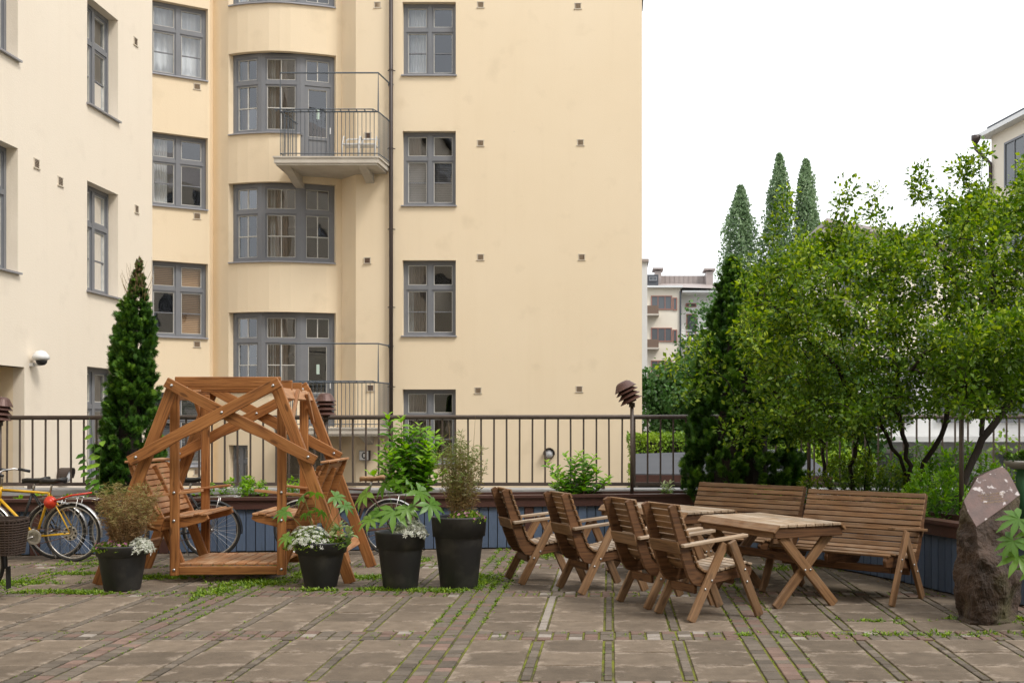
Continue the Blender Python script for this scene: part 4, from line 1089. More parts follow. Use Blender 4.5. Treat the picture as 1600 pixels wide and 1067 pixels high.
fn = (fpts[8]-fpts[3]).cross(fpts[5]-fpts[0]).normalized()
if fn.y > 0: fn = -fn
for v in bm.verts:
    d = abs((v.co-cN).dot(fn)); k = min(1, max(0, (d-.006)/.06))
    if k > 0:
        n1 = NZ.noise(v.co*4.2+Vector((3, 1, 7))); n2 = NZ.noise(v.co*11); n3 = abs(NZ.noise(v.co*2.3+Vector((9, 0, 0))))
        v.co += (v.co-Vector((0, 0, v.co.z))).normalized()*k*(n1*.055+n2*.026-n3*.07-abs(NZ.noise(v.co*23))*.014+NZ.noise(v.co*48)*.006) if v.co.z > .02 else Vector()
me = bpy.data.meshes.new('boulder'); bm.to_mesh(me); bm.free(); me.materials.append(M['stone'])
link('boulder', me, st)
mb = MB(); kf = len(fpts); inset = [cN+(p-cN)*.985+fn*.006 for p in fpts]; outer = [p+fn*-.01 for p in fpts]
mb.add([cN+fn*.004]+inset+outer, [(0, 1+i, 1+(i+1) % kf) for i in range(kf)]+[(1+i, 1+kf+i, 1+kf+(i+1) % kf, 1+(i+1) % kf) for i in range(kf)])
mb.build('inscribed_face', M['stone_face'], st)
# worn, unreadable engraved rows
ex = (fpts[5]-fpts[0]).normalized(); ez = fn.cross(ex); ez = ez if ez.z > 0 else -ez
mb = MB(); fm = Matrix((ex, -fn, ez)).transposed()
for row in range(4):
    x = -.10+(row % 2)*.02
    while x < .12-(row % 3)*.02:
        h = random.uniform(.010, .017)
        mb.box(cN+ex*x+ez*(.0-.027*row)+fn*.0065, (.0028, .001, h), fm)
        if random.random() < .5: mb.box(cN+ex*(x+.004)+ez*(-.027*row+random.choice((-1, 0, 1))*h*.42)+fn*.0066, (.007, .001, .0024), fm)
        x += random.uniform(.011, .016)
mb.build('inscription', M['stem_straw'], st)['kind'] = 'stuff'

# green pedestal bowl at the right edge
gp = thing('pedestal_bowl', 'green pedestal with a grey-rimmed planting bowl at the right edge behind the stone', 'planter', (3.92, 11.0, .56))
MB().lathe([(.07, 0), (.055, .5), (.045, .58), (.10, .62)], 16).build('pedestal', M['green_paint'], gp, smooth=True)
MB().lathe([(.09, .60), (.15, .635), (.165, .66), (.165, .675), (.15, .68), (.13, .66), (.001, .65)], 24).build('bowl', M['coping'], gp, smooth=True)

# ------------------------------------------------------------------ bicycles (local x = backwards, the bike faces -x)
def bicycle(label, loc, rz, paint, lean=0, saddle='black', mud='chrome', rack=True, basket=False, disc=False, light=False, mudc=None):
    t = thing('bicycle', label, 'bicycle', loc, rz); t.rotation_euler = (R(lean), 0, rz)
    fr = M[paint]; wb = 1.04; r = .335
    def wheel(x):
        ty = MB().tube([(x+(r-.015)*math.cos(a), 0, r+(r-.015)*math.sin(a)) for a in [2*math.pi*i/48 for i in range(48)]], .016, 8, closed=True).build('wheel', M['rubber'], t, smooth=True)
        MB().tube([(x+(r-.038)*math.cos(a), 0, r+(r-.038)*math.sin(a)) for a in [2*math.pi*i/48 for i in range(48)]], .011, 6, closed=True).build('rim', M['chrome'], ty, smooth=True)
        mb = MB(); ns = 32
        for i in range(ns):
            a = 2*math.pi*i/ns; b = a+(.9 if i % 2 else -.9); sy = .03 if i % 4 < 2 else -.03
            mb.tube([(x+.022*math.cos(b), sy, r+.022*math.sin(b)), (x+(r-.045)*math.cos(a), 0, r+(r-.045)*math.sin(a))], .0014, 3, cap=False)
        mb.build('spokes', M['chrome'], ty)['kind'] = 'stuff'
        MB().tube([(x, -.045, r), (x, .045, r)], .018, 10).build('hub', M['chrome'], ty, smooth=True)
        if disc and x == 0:
            mb = MB(); mb.lathe([(.085, 0), (.085, .004), (.065, .006), (.045, .004), (.001, .004)], 28, Matrix.Translation((x, -.05, r)) @ Matrix.Rotation(R(90), 4, 'X')); mb.build('spoke_guard', M['chrome'], ty)
            for q in range(8):
                a = q*math.pi/4; MB().lathe([(.014, 0), (.012, .003), (.001, .003)], 8, Matrix.Translation((x+.062*math.cos(a), -.056, r+.062*math.sin(a))) @ Matrix.Rotation(R(90), 4, 'X')).build('guard_hole', M['black'], ty)
        # mudguard
        m_ = MB(); vs = []; fs = []; k = 26; a0, a1 = (-8, 172) if x == 0 else (20, 190)
        for i in range(k+1):
            a = R(a0+(a1-a0)*i/k); 
            if x != 0: a = R(-10+150*i/k+30)
            for w_, rr in ((-.026, r+.008), (-.015, r+.019), (.015, r+.019), (.026, r+.008)):
                vs.append((x+rr*math.cos(a), w_, r+rr*math.sin(a)))
        for i in range(k):
            for j in range(3): fs.append((4*i+j, 4*i+j+1, 4*i+5+j, 4*i+4+j))
        m_.add(vs, fs).build('mudguard', M[mudc or mud], t, smooth=True)
    wheel(0); wheel(-wb)
    BB = (-.43, 0, .29); ST = (-.245, 0, .83); SC_ = (-.235, 0, .86); HT = (-.83, 0, .86); HB = (-.86, 0, .70); FA = (-wb, 0, r); RA = (0, 0, r)
    f = MB(); f.tube([BB, (-.255, 0, .80)], .015, 10); f.tube([(-.26, 0, .79), (-.825, 0, .83)], .014, 10); f.tube([BB, (-.85, 0, .72)], .016, 10); f.tube([HT, HB], .019, 10)
    for s in (-1, 1):
        f.tube([(BB[0], .03*s, BB[2]), (-.12, .05*s, r-.015), (0, .055*s, r)], .009, 6); f.tube([(-.26, .015*s, .78), (-.12, .04*s, .56), (0, .055*s, r)], .008, 6)
    f.tube([(BB[0], -.04, BB[2]), (BB[0], .04, BB[2])], .022, 10); f.build('frame', fr, t, smooth=True)
    f = MB()
    for s in (-1, 1): f.tube([(-.865, .035*s, .69), (-.91, .05*s, .55), (-.975, .052*s, .42), (-1.04, .052*s, r)], .011, 6)
    f.tube([(-.865, -.05, .695), (-.865, .05, .695)], .014, 6); f.build('fork', fr, t, smooth=True)
    f = MB(); f.tube([(-.83, 0, .86), (-.81, 0, .99), (-.86, 0, 1.02)], .013, 8)
    for s in (-1, 1): f.tube([(-.86, 0, 1.02), (-.87, .12*s, 1.04), (-.80, .22*s, 1.05), (-.68, .27*s, 1.02)], .011, 8)
    f.build('handlebar', M['chrome'], t, smooth=True)
    for s in (-1, 1): MB().tube([(-.76, .24*s, 1.045), (-.64, .275*s, 1.015)], .017, 8).build('grip', M['black'], t, smooth=True)
    MB().tube([(-.255, 0, .78), (-.225, 0, .91)], .0125, 8).build('seat_post', M['chrome'], t, smooth=True)
    # saddle
    mb = MB(); vs = []; fs = []; k = 8; prof = [(-.15, .018, .0), (-.10, .024, .008), (-.02, .035, .004), (.05, .07, .006), (.10, .092, .02), (.135, .085, .022), (.15, .05, .01)]
    for x, w_, z in prof:
        for j in range(10):
            a = 2*math.pi*j/10; vs.append((x-.22, w_*math.cos(a), .935+z+(.016 if math.sin(a) > 0 else .045)*math.sin(a)))
    for i in range(len(prof)-1):
        for j in range(10): fs.append((i*10+j, i*10+(j+1) % 10, i*10+10+(j+1) % 10, i*10+10+j))
    fs += [tuple(reversed(range(10))), tuple(60+j for j in range(10))]
    mb.add(vs, fs).build('saddle', M[saddle], t, smooth=True)
    # drivetrain
    mb = MB(); mb.lathe([(.085, -.003), (.09, 0), (.085, .003), (.06, .003), (.06, -.003)], 30, Matrix.Translation((BB[0], -.055, BB[2])) @ Matrix.Rotation(R(90), 4, 'X')); mb.build('chainring', M['chrome'], t)
    ch = MB(); ch.tube([(BB[0]+.02, -.055, BB[2]+.088), (0, -.055, r+.035), (.035, -.055, r), (0, -.055, r-.035), (BB[0]+.02, -.055, BB[2]-.088)], .004, 4); ch.build('chain', M['rust'], t)
    cr = MB(); cr.tube([BB, (BB[0]-.02, -.07, BB[2]), (BB[0]-.16, -.075, BB[2]-.06)], .009, 6).tube([(BB[0], .06, BB[2]), (BB[0]+.16, .075, BB[2]+.06)], .009, 6); cr.build('crank', M['chrome'], t, smooth=True)
    for s, px, pz in ((-1, -.16, -.06), (1, .16, .06)):
        MB().box((BB[0]+px, .115*s, BB[2]+pz), (.09, .08, .022)).build('pedal', M['black'], t)
    if rack:
        k = MB()
        for s in (-1, 1): k.tube([(-.17, .05*s, .72), (.25, .055*s, .735), (.33, .05*s, .72)], .006, 5); k.tube([(.0, .06*s, r), (.10, .055*s, .73)], .005, 5)
        for x in (-.05, .08, .2, .33): k.tube([(x, -.055, .733), (x, .055, .733)], .005, 5)
        k.build('rack', M['chrome'], t, smooth=True)
    if light:
        MB().lathe([(.072, 0), (.075, .02), (.055, .045), (.001, .05)], 20, Matrix.Translation((-.33+.10, -.03, .69)) @ Matrix.Rotation(R(90), 4, 'X')).build('cable_lock', M['red'], t, smooth=True)
        MB().lathe([(.05, .03), (.05, .055), (.001, .06)], 20, Matrix.Translation((-.23, -.035, .69)) @ Matrix.Rotation(R(90), 4, 'X')).build('lock_hub', M['red'], t, smooth=True)
        MB().tube([(-.20, -.06, .70), (.02, -.06, .77), (.25, -.02, .80)], .012, 6).build('flag_pole', M['red'], t, smooth=True)
    if basket:
        mb = MB(); k = 4; vs = []; n_ = 24
        for i, (z, s_) in enumerate(((.42, .78), (.52, .88), (.62, .94), (.72, 1.0), (.725, 1.06), (.745, 1.06), (.745, .97), (.43, .74))):
            for j in range(n_):
                a = 2*math.pi*j/n_; c, s2 = math.cos(a), math.sin(a)
                vs.append((.35+.185*s_*abs(c)**.6*(1 if c > 0 else -1), -.03+.15*s_*abs(s2)**.6*(1 if s2 > 0 else -1), z))
        fs = [(i*n_+j, i*n_+(j+1) % n_, (i+1)*n_+(j+1) % n_, (i+1)*n_+j) for i in range(7) for j in range(n_)]
        fs += [tuple(reversed(range(n_))), tuple(7*n_+j for j in range(n_))]
        bk = mb.add(vs, fs).build('basket', M['wicker'], t)
        wv = MB()
        for i in range(13):
            z = .43+i*.0225; s_ = .80+.21*i/12
            pts = [(.35+(.19)*s_*abs(math.cos(a))**.6*(1 if math.cos(a) > 0 else -1), -.03+.155*s_*abs(math.sin(a))**.6*(1 if math.sin(a) > 0 else -1), z) for a in [2*math.pi*j/32 for j in range(32)]]
            wv.tube(pts, .008, 5, closed=True)
        for j in range(26):
            a = 2*math.pi*j/26; c, s2 = math.cos(a), math.sin(a)
            q = [(.35+(.195*s_)*abs(c)**.6*(1 if c > 0 else -1), -.03+.16*s_*abs(s2)**.6*(1 if s2 > 0 else -1), z) for z, s_ in ((.42, .78), (.74, 1.0))]
            wv.tube(q, .007, 4)
        wv.build('weave', M['wicker'], bk)['kind'] = 'stuff'
        MB().box((r+.03, 0, r-.13), (.012, .06, .20)).build('mud_flap', M['black'], t)
    mb = MB().tube([(-.38, .06, .27), (-.30, .17, .01)], .008, 6); mb.build('kickstand', M['chrome'], t)
    return t
bicycle('yellow city bicycle with black saddle and round red lock, parked along the blue planter', (-6.20, 13.28, 0), R(-3), 'yellow', 3, disc=True, light=True)
bicycle('black bicycle with grey mudguards half hidden behind the yellow one', (-6.50, 13.52, 0), R(5), 'black', 4, mud='chrome')
bicycle('yellow bicycle with a dark wicker basket, cut off by the left edge', (-5.80, 10.42, 0), R(-4), 'yellow', 2, basket=True, rack=False, mudc='black')
bicycle('black bicycle standing behind the swing seat', (-4.72, 13.62, 0), R(8), 'black', 3, mudc='black')
bicycle('rusty brown bicycle with a worn tan saddle behind the right end of the swing', (-2.66, 13.92, 0), R(8), 'rust', 3, saddle='tan_leather', mudc='brown_mud' if False else 'chrome')
# ------------------------------------------------------------------ trees
def grow(stems, targets, step=.13, droop=.12):
    """stems: list of polylines; targets: points the twigs reach. Returns node positions, parents, radii."""
    pos = []; par = []
    for st_ in stems:
        prev = -1; pts = [Vector(p) for p in st_]
        for i in range(len(pts)-1):
            k = max(1, int((pts[i+1]-pts[i]).length/step))
            for j in range(k if i < len(pts)-2 else k+1):
                p = pts[i].lerp(pts[i+1], j/k); pos.append(np.array(p)+rng.normal(size=3)*.012); par.append(prev); prev = len(pos)-1
    cap = len(pos)+len(targets)*40; A = np.zeros((cap, 3)); n = len(pos); A[:n] = pos
    par = par+[0]*(cap-n); T = np.asarray(targets)
    d0 = np.array([np.min(np.linalg.norm(A[:n]-t, axis=1)) for t in T]); tips = []
    for t in T[np.argsort(d0)]:
        dd = np.linalg.norm(A[:n]-t, axis=1)+np.maximum(0, A[:n, 2]-t[2])*.5
        i = int(np.argmin(dd)); a = A[i].copy(); v = t-a; L_ = np.linalg.norm(v); k = max(1, int(L_/step)); k = min(k, 38)
        c = a+v*.5+np.array([0, 0, L_*droop])+rng.normal(size=3)*L_*.09; prev = i
        for j in range(1, k+1):
            s = j/k; q = (1-s)**2*a+2*s*(1-s)*c+s*s*t
            if n >= cap: break
            A[n] = q+rng.normal(size=3)*.008; par[n] = prev; prev = n; n += 1
        tips.append(prev)
    par = par[:n]; A = A[:n]
    w = np.zeros(n); 
    kids = np.zeros(n, int)
    for i in range(n-1, -1, -1):
        if w[i] == 0: w[i] = 1
        if par[i] >= 0: w[par[i]] += w[i]; kids[par[i]] += 1
    return A, par, w, tips

def wood_mesh(A, par, rad, nseg=lambda r: 8 if r > .03 else (5 if r > .01 else 3)):
    n = len(A); ch = [[] for _ in range(n)]
    for i in range(n):
        if par[i] >= 0: ch[par[i]].append(i)
    mb = MB(); starts = [(i, None) for i in range(n) if par[i] < 0]
    while starts:
        i, fr_ = starts.pop(); line = [fr_] if fr_ is not None else []; line.append(i)
        while ch[i]:
            c = max(ch[i], key=lambda k: rad[k])
            for k in ch[i]:
                if k != c: starts.append((k, i))
            i = c; line.append(i)
        if len(line) < 2: continue
        rs = [rad[k] for k in line]
        if fr_ is not None: rs[0] = min(rs[0], rs[1]*1.2)
        mb.tube([A[k] for k in line], rs, nseg(rs[len(rs)//3]), cap=False)
    return mb

def tree(label, loc, stems, targets, lf, per, name='garden_tree', r0=.0036, expo=2.05, leaf='tree_leaf', shape='diamond', spread=.10, ll=(.028, .07), group=None, young=.5):
    t = thing(name, label, 'tree', loc, 0, group); L0 = np.array(loc)
    A, par, w, tips = grow(stems, targets)
    rad = np.minimum(r0*w**(1/expo), .085)
    wm = wood_mesh(A-L0, par, rad); wm.build('trunk', M['bark'], t, smooth=True)
    # leaves along the outer twigs
    cand = [i for i in range(len(A)) if rad[i] < .011]; cand = np.array(cand); n = int(len(tips)*per)
    # favour tips
    tipset = np.array(tips); src = np.concatenate([rng.choice(tipset, int(n*.55)), rng.choice(cand, n-int(n*.55))])
    P_ = A[src]-L0; sp = rng.normal(size=(n, 3))*spread*.55; P_ = P_+sp
    D = norm(sp)+rdir(n)*.7; D[:, 2] += .15; N_ = rdir(n)*.8; N_[:, 2] += .9
    ln = rng.uniform(ll[0], ll[1], n)
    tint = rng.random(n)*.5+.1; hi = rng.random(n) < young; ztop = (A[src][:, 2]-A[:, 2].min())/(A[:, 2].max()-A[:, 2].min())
    tint = np.where(hi, tint+.35*rng.random(n)+.25*(ztop > .45), tint)  # upper crown lightened further: light from above put into the tint
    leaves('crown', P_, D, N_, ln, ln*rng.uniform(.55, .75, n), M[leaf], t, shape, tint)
    return t

def in_poly(x, z, P):
    c = False; j = len(P)-1
    for i in range(len(P)):
        if (P[i][1] > z) != (P[j][1] > z) and x < (P[j][0]-P[i][0])*(z-P[i][1])/(P[j][1]-P[i][1])+P[i][0]: c = not c
        j = i
    return c
OUT = [(1.35, 2.55), (1.5, 2.9), (1.7, 3.15), (1.9, 3.4), (2.1, 3.55), (2.4, 3.4), (2.62, 3.55), (2.9, 3.4), (3.2, 3.35), (3.45, 3.7), (3.7, 3.75), (4.0, 4.0), (4.5, 4.1), (5.6, 4.2), (6.0, 3.4), (5.6, 1.9), (4.8, 1.72), (4.1, 1.78), (3.45, 1.72), (3.0, 1.55), (2.5, 1.32), (2.0, 1.5), (1.7, 1.8), (1.5, 2.1), (1.35, 2.35)]
TG = []
while len(TG) < 1120:
    x = rng.uniform(.6, 6); z = rng.uniform(1.3, 4.6)
    if in_poly(x, z, OUT):
        y = 12.9+rng.normal()*.62-.12*(x-2); TG.append((x*y/12.5, min(max(y, 11.3), 14.6), 1.6+(z-1.6)*y/12.5))
TG = np.array(TG)
extra = []
for (p, q, k) in (((1.2, 12.8, 2.6), (.55, 12.3, 2.15), 5), ((2.4, 12.8, 3.4), (2.58, 12.4, 4.15), 9), ((3.3, 12.6, 3.4), (2.75, 12.3, 3.95), 8), ((3.4, 12.6, 4.0), (3.3, 12.4, 4.3), 6), ((3.7, 12.5, 4.2), (3.95, 12.3, 4.45), 8), ((1.2, 12.8, 2.3), (.75, 12.2, 1.85), 5), ((1.8, 12.9, 3.5), (1.9, 12.6, 4.05), 6)):
    for i in range(k): s = (i+1)/k; extra.append(np.array(p)*(1-s)+np.array(q)*s+rng.normal(size=3)*.03)
for _ in range(70):                                        # upright shoots breaking the outline
    x = rng.uniform(1.5, 5.4); zt_ = np.interp(x, [1.5, 1.85, 2.4, 2.6, 2.9, 3.25, 3.45, 3.75, 4.1, 4.6, 5.6], [2.9, 3.35, 3.4, 3.55, 3.4, 3.35, 3.7, 3.75, 4.0, 4.15, 4.2]); y = 12.9+rng.normal()*.5; L_s = rng.uniform(.18, .5); dx = rng.normal()*.25
    for s_ in (.0, .35, .7, 1.0): q = (x+dx*L_s*s_, 1.6+(zt_-1.75-L_s*.3+L_s*s_*.8)); extra.append(np.array([q[0]*y/12.5, y, 1.6+(q[1]-1.6+.15)*y/12.5]))
for _ in range(26):                                        # low hanging side sprays
    x = rng.uniform(1.2, 2.6); y = 12.5+rng.normal()*.3; z = rng.uniform(1.35, 1.9); extra.append(np.array([x, y, z]))
TG = np.vstack([TG, extra])
TG = np.vstack([TG, np.stack([rng.uniform(3.05, 4.1, 110), rng.uniform(10.6, 11.2, 110), rng.uniform(1.72, 2.6, 110)], 1)])
m1 = TG[:, 0] < 2.45; m3 = TG[:, 0] > 3.95; m2 = ~(m1 | m3)
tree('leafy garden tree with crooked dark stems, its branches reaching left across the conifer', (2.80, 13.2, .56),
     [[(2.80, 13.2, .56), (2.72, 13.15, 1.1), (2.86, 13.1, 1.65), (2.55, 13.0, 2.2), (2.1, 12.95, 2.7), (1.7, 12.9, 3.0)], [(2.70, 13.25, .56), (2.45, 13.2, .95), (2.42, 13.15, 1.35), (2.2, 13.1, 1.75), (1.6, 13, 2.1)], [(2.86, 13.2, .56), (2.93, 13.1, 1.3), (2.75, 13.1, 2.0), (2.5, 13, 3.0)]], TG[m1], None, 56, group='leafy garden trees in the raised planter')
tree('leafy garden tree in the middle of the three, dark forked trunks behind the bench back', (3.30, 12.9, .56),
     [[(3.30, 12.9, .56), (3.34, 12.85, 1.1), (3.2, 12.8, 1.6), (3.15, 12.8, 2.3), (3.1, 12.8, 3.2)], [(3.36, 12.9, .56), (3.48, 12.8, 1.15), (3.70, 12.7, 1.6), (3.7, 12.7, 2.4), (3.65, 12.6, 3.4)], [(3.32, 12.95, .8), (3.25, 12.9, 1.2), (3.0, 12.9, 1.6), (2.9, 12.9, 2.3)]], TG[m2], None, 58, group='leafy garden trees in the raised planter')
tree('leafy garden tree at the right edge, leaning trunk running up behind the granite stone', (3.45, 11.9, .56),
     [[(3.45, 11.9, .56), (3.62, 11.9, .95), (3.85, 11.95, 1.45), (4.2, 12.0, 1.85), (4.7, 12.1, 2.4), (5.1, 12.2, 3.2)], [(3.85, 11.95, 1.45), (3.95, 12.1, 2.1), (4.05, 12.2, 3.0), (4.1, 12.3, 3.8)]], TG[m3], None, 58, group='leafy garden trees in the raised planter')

# conifers: dense upright sprays
def conifer(label, loc, rx, ry, h, n, prof, dry_top=False, L_=(.10, .17), name='thuja_tree', group=None, lean=0., lobes=.30):
    t = thing(name, label, 'conifer', loc, 0, group)
    MB().tube([(0, 0, 0), (0, 0, h*.55), (lean*.6, 0, h*.9)], [.06, .035, .01], 8).build('trunk', M['bark'], t, smooth=True)
    per = 40; nc = n//per
    def surf(z, a):
        pr = np.interp(z, [p[0] for p in prof], [p[1] for p in prof])
        b1 = np.array([NZ.noise(Vector((math.cos(q)*1.7, math.sin(q)*1.7, w_*h*2.6+loc[0]))) for q, w_ in zip(a, z)])
        return pr, b1
    zc = rng.random(nc)**.95; ac = rng.random(nc)*2*math.pi; prc, b1 = surf(zc, ac)
    rc = prc*(1+lobes*b1+.08*rng.normal(size=nc))*(1-.30*rng.random(nc)**2)
    C = np.stack([np.cos(ac)*rc*rx+lean*zc**2, np.sin(ac)*rc*ry, zc*h], 1); od = np.stack([np.cos(ac), np.sin(ac), np.zeros(nc)], 1)
    axis = norm(od*rng.uniform(.5, 1.1, nc)[:, None]+np.array([0, 0, 1])*rng.uniform(.5, 1.3, nc)[:, None]+rdir(nc)*.3)
    cs = rng.uniform(.7, 1.25, nc)*np.clip(prc/prc.max()*1.5, .5, 1)
    i_ = np.repeat(np.arange(nc), per); m_n = len(i_); s_ = rng.random(m_n)**.8
    side = np.cross(axis[i_], rdir(m_n)); side = norm(side)
    ext = .17*cs[i_]; P_ = C[i_]+axis[i_]*(s_*ext)[:, None]-axis[i_]*.06+side*((1-s_*.8)*ext*.32*rng.random(m_n))[:, None]
    D = axis[i_]*rng.uniform(.6, 1.1, m_n)[:, None]+side*rng.uniform(.2, .8, m_n)[:, None]; D[:, 2] -= .12*s_
    N_ = od[i_]+rdir(m_n)*.7+np.array([0, 0, .5]); ln = rng.uniform(*L_, m_n)*np.clip(cs[i_], .5, 1.1); z = np.clip(P_[:, 2]/h, 0, 1)
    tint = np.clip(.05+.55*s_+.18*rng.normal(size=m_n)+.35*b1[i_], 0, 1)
    if dry_top:
        dm = rng.random(m_n) < np.clip((z-.82)/.12, 0, 1)*.7
        leaves('dry_tip', P_[dm], D[dm]*.3+np.array([0, 0, 1.]), N_[dm], ln[dm]*1.1, ln[dm]*.5, M['thuja_dry'], t, 'fan', tint[dm])
        P_, D, N_, ln, tint = P_[~dm], D[~dm], N_[~dm], ln[~dm], tint[~dm]
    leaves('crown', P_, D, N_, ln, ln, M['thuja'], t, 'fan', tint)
    if dry_top:
        tw = MB()
        for i_ in range(60):
            a_ = random.uniform(0, 6.28); q_ = random.choice([(0, 0), (.07, .02), (-.08, 0)]); b0_ = Vector((lean*.75+q_[0]+math.cos(a_)*.05, q_[1]+math.sin(a_)*.05, h*random.uniform(.80, .93)))
            tw.tube([b0_, b0_+Vector((math.cos(a_)*.05, math.sin(a_)*.05, .12)), b0_+Vector((math.cos(a_)*.07+random.uniform(-.02, .02), math.sin(a_)*.06, random.uniform(.16, .30)))], [.003, .002, .0008], 3, cap=False)
        tw.build('bare_twigs', M['stem_straw'], t)['kind'] = 'stuff'
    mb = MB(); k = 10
    mb.lathe([(max(.01, np.interp(q/k, [p[0] for p in prof], [p[1] for p in prof])*rx*.50), q/k*h*.93) for q in range(k+1)], 10).build('dark_core', M['bark'], t)  # solid dark core added for the shaded inside, blocks the view through
    return t
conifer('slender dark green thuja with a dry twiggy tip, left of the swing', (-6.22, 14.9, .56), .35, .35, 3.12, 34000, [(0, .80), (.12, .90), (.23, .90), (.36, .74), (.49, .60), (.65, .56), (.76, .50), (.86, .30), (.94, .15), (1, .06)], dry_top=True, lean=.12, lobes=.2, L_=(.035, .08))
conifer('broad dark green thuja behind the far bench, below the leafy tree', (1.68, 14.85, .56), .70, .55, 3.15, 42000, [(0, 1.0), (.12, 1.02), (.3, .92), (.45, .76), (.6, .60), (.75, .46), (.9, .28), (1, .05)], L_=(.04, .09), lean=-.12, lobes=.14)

# poplars far away
def crown_cloud(t, nleaf, cen, rad, m, L_, shape='diamond', clumps=60, seed=0, flat=1., sub=.30):
    cen = np.array(cen); rad = np.array(rad); c = norm(rng.normal(size=(clumps, 3)))*rng.random((clumps, 1))**.45; cw = rng.uniform(.6, 1.25, clumps)
    i = rng.integers(0, clumps, nleaf); q = norm(rng.normal(size=(nleaf, 3)))*rng.random((nleaf, 1))**.4*sub*cw[i][:, None]
    P_ = cen+(c[i]*(1-sub*.6)+q)*rad
    N_ = norm(q)+rdir(nleaf)*.6; N_[:, 2] += .5; D = rdir(nleaf); ln = rng.uniform(L_*.7, L_*1.25, nleaf)
    tint = np.clip(.2+.45*rng.random(nleaf)+(cw[i]-.9)*.5+.15*q[:, 2]/sub, 0, 1)
    return leaves('crown', P_, D, N_, ln, ln*.75, m, t, shape, tint)
def poplar(label, loc, r, h, n=22000):
    t = thing('poplar_tree', label, 'tree', loc, 0, 'tall slim poplars beyond the rooftops')
    MB().tube([(0, 0, 0), (0, 0, h*.4), (0, 0, h*.92)], [.35, .25, .05], 8).build('trunk', M['bark'], t, smooth=True)
    z = rng.random(n); pr = np.interp(z, [0, .3, .6, .85, .94, 1], [.5, 1, .95, .55, .28, .05]); a = rng.random(n)*2*math.pi
    b = np.array([NZ.noise(Vector((math.cos(q)*1.5, math.sin(q)*1.5, w_*h*.45+loc[0]))) for q, w_ in zip(a, z)])
    b2 = np.array([NZ.noise(Vector((math.cos(q)*5, math.sin(q)*5, w_*h*1.3+loc[0]))) for q, w_ in zip(a, z)])
    rr = pr*r*(1+.6*b+.45*b2)*rng.random(n)**.4
    P_ = np.stack([np.cos(a)*rr, np.sin(a)*rr, z*h], 1); D = rdir(n)+np.array([0, 0, .8]); ln = rng.uniform(.14, .28, n)
    leaves('crown', P_, D, rdir(n), ln, ln*.7, M['poplar'], t, 'diamond', np.clip(.3+.4*rng.random(n)+.6*b2, 0, 1))
for lab, u, v, w_ in (('leftmost and shortest of the three tall slim poplars against the sky', 1157, 292, 56), ('tallest slim poplar, the middle one of three against the sky', 1217, 243, 50), ('rightmost of the three slim poplars, close beside the tallest', 1259, 251, 44)):
    Y = 85; X = (u-955)*Y/1800; z = 1.6+(660-v)*Y/1800; poplar(lab, (X, Y, -1.3), w_*Y/1800/2*1.5, z+1.3)

# nearer greenery beyond the railing
def bush(name, label, cat, loc, rad, n, m, L_, clumps=40, group=None, trunk=True, cz=None):
    t = thing(name, label, cat, loc, 0, group); cz = cz if cz is not None else rad[2]
    if trunk:
        mb = MB().tube([(0, 0, 0), (.05, 0, cz*.6), (0, 0, cz*1.2)], [max(.03, rad[0]*.06), rad[0]*.04+.01, .01], 6)
        for i in range(6):
            a = i*1.05; mb.tube([(0, 0, cz*.4), (math.cos(a)*rad[0]*.4, math.sin(a)*rad[1]*.4, cz*.9), (math.cos(a)*rad[0]*.7, math.sin(a)*rad[1]*.7, cz*1.2)], [rad[0]*.03+.005, .02, .008], 4)
        mb.build('trunk', M['bark'], t, smooth=True)
    crown_cloud(t, n, (0, 0, cz), rad, m, L_, clumps=clumps)
    return t
bush('maple_tree', 'round light green tree in the yard between the yellow wall and the conifer', 'tree', (3.1, 42, -1.3), (2.6, 2.4, 2.3), 15000, M['maple'], .17, 90, cz=3.1+.6)
bush('maple_tree', 'light green tree standing farther back, in front of the white recessed balconies', 'tree', (5.4, 52, -1.3), (2.6, 2.0, 3.4), 9000, M['maple'], .2, 60, cz=5.6)
bush('yellow_shrub', 'yellow-green shrub beyond the railing between the conifer and the garden tree', 'shrub', (4.6, 24, -1.3), (1.3, 1.0, 1.5), 9000, M['hedge'], .09, 50, cz=1.5)
bush('maple_tree', 'dark green tree beyond the railing, behind the trunks of the garden trees', 'tree', (6.0, 32, -1.3), (2.3, 1.8, 2.6), 9000, M['maple'], .15, 50, cz=3.2)
bush('yellow_shrub', 'green shrub beyond the railing behind the granite stone', 'shrub', (6.6, 18.5, -1.3), (1.1, .8, 1.4), 6000, M['hedge'], .08, 40, cz=1.3)
hd = thing('hedge', 'clipped light green hedge wall behind the grey shed roof', 'hedge', (3.0, 27, -1.3))
n = 26000; P_ = np.stack([rng.uniform(-2.6, 2.2, n), -.5+rng.random(n)**3*1.0-rng.random(n)*.06, rng.uniform(0, 2.58, n)+rng.normal(size=n)*.03], 1)
tm = rng.random(n) < .25; P_[tm, 2] = 2.56+rng.normal(size=tm.sum())*.04; P_[tm, 1] = rng.uniform(-.5, .5, tm.sum())
D = rdir(n); N_ = rdir(n)+np.array([0, -1, .4]); 
tn = np.array([NZ.noise(Vector(p)*2.2) for p in P_]); leaves('foliage', P_, D, N_, rng.uniform(.05, .1, n), .05, M['hedge'], hd, 'diamond', np.clip(.45+.35*(rng.random(n)-.5)+.5*tn, 0, 1))
MB().box2((-2.5, -.4, 0), (2.1, .4, 2.45)).build('dark_core', M['bark'], hd)  # solid dark filler standing in for the shaded depth of the hedge
sh = thing('shed', 'low shed with a grey sheet roof and red-brown fascia beyond the railing', 'shed', (2.6, 21, -1.3))
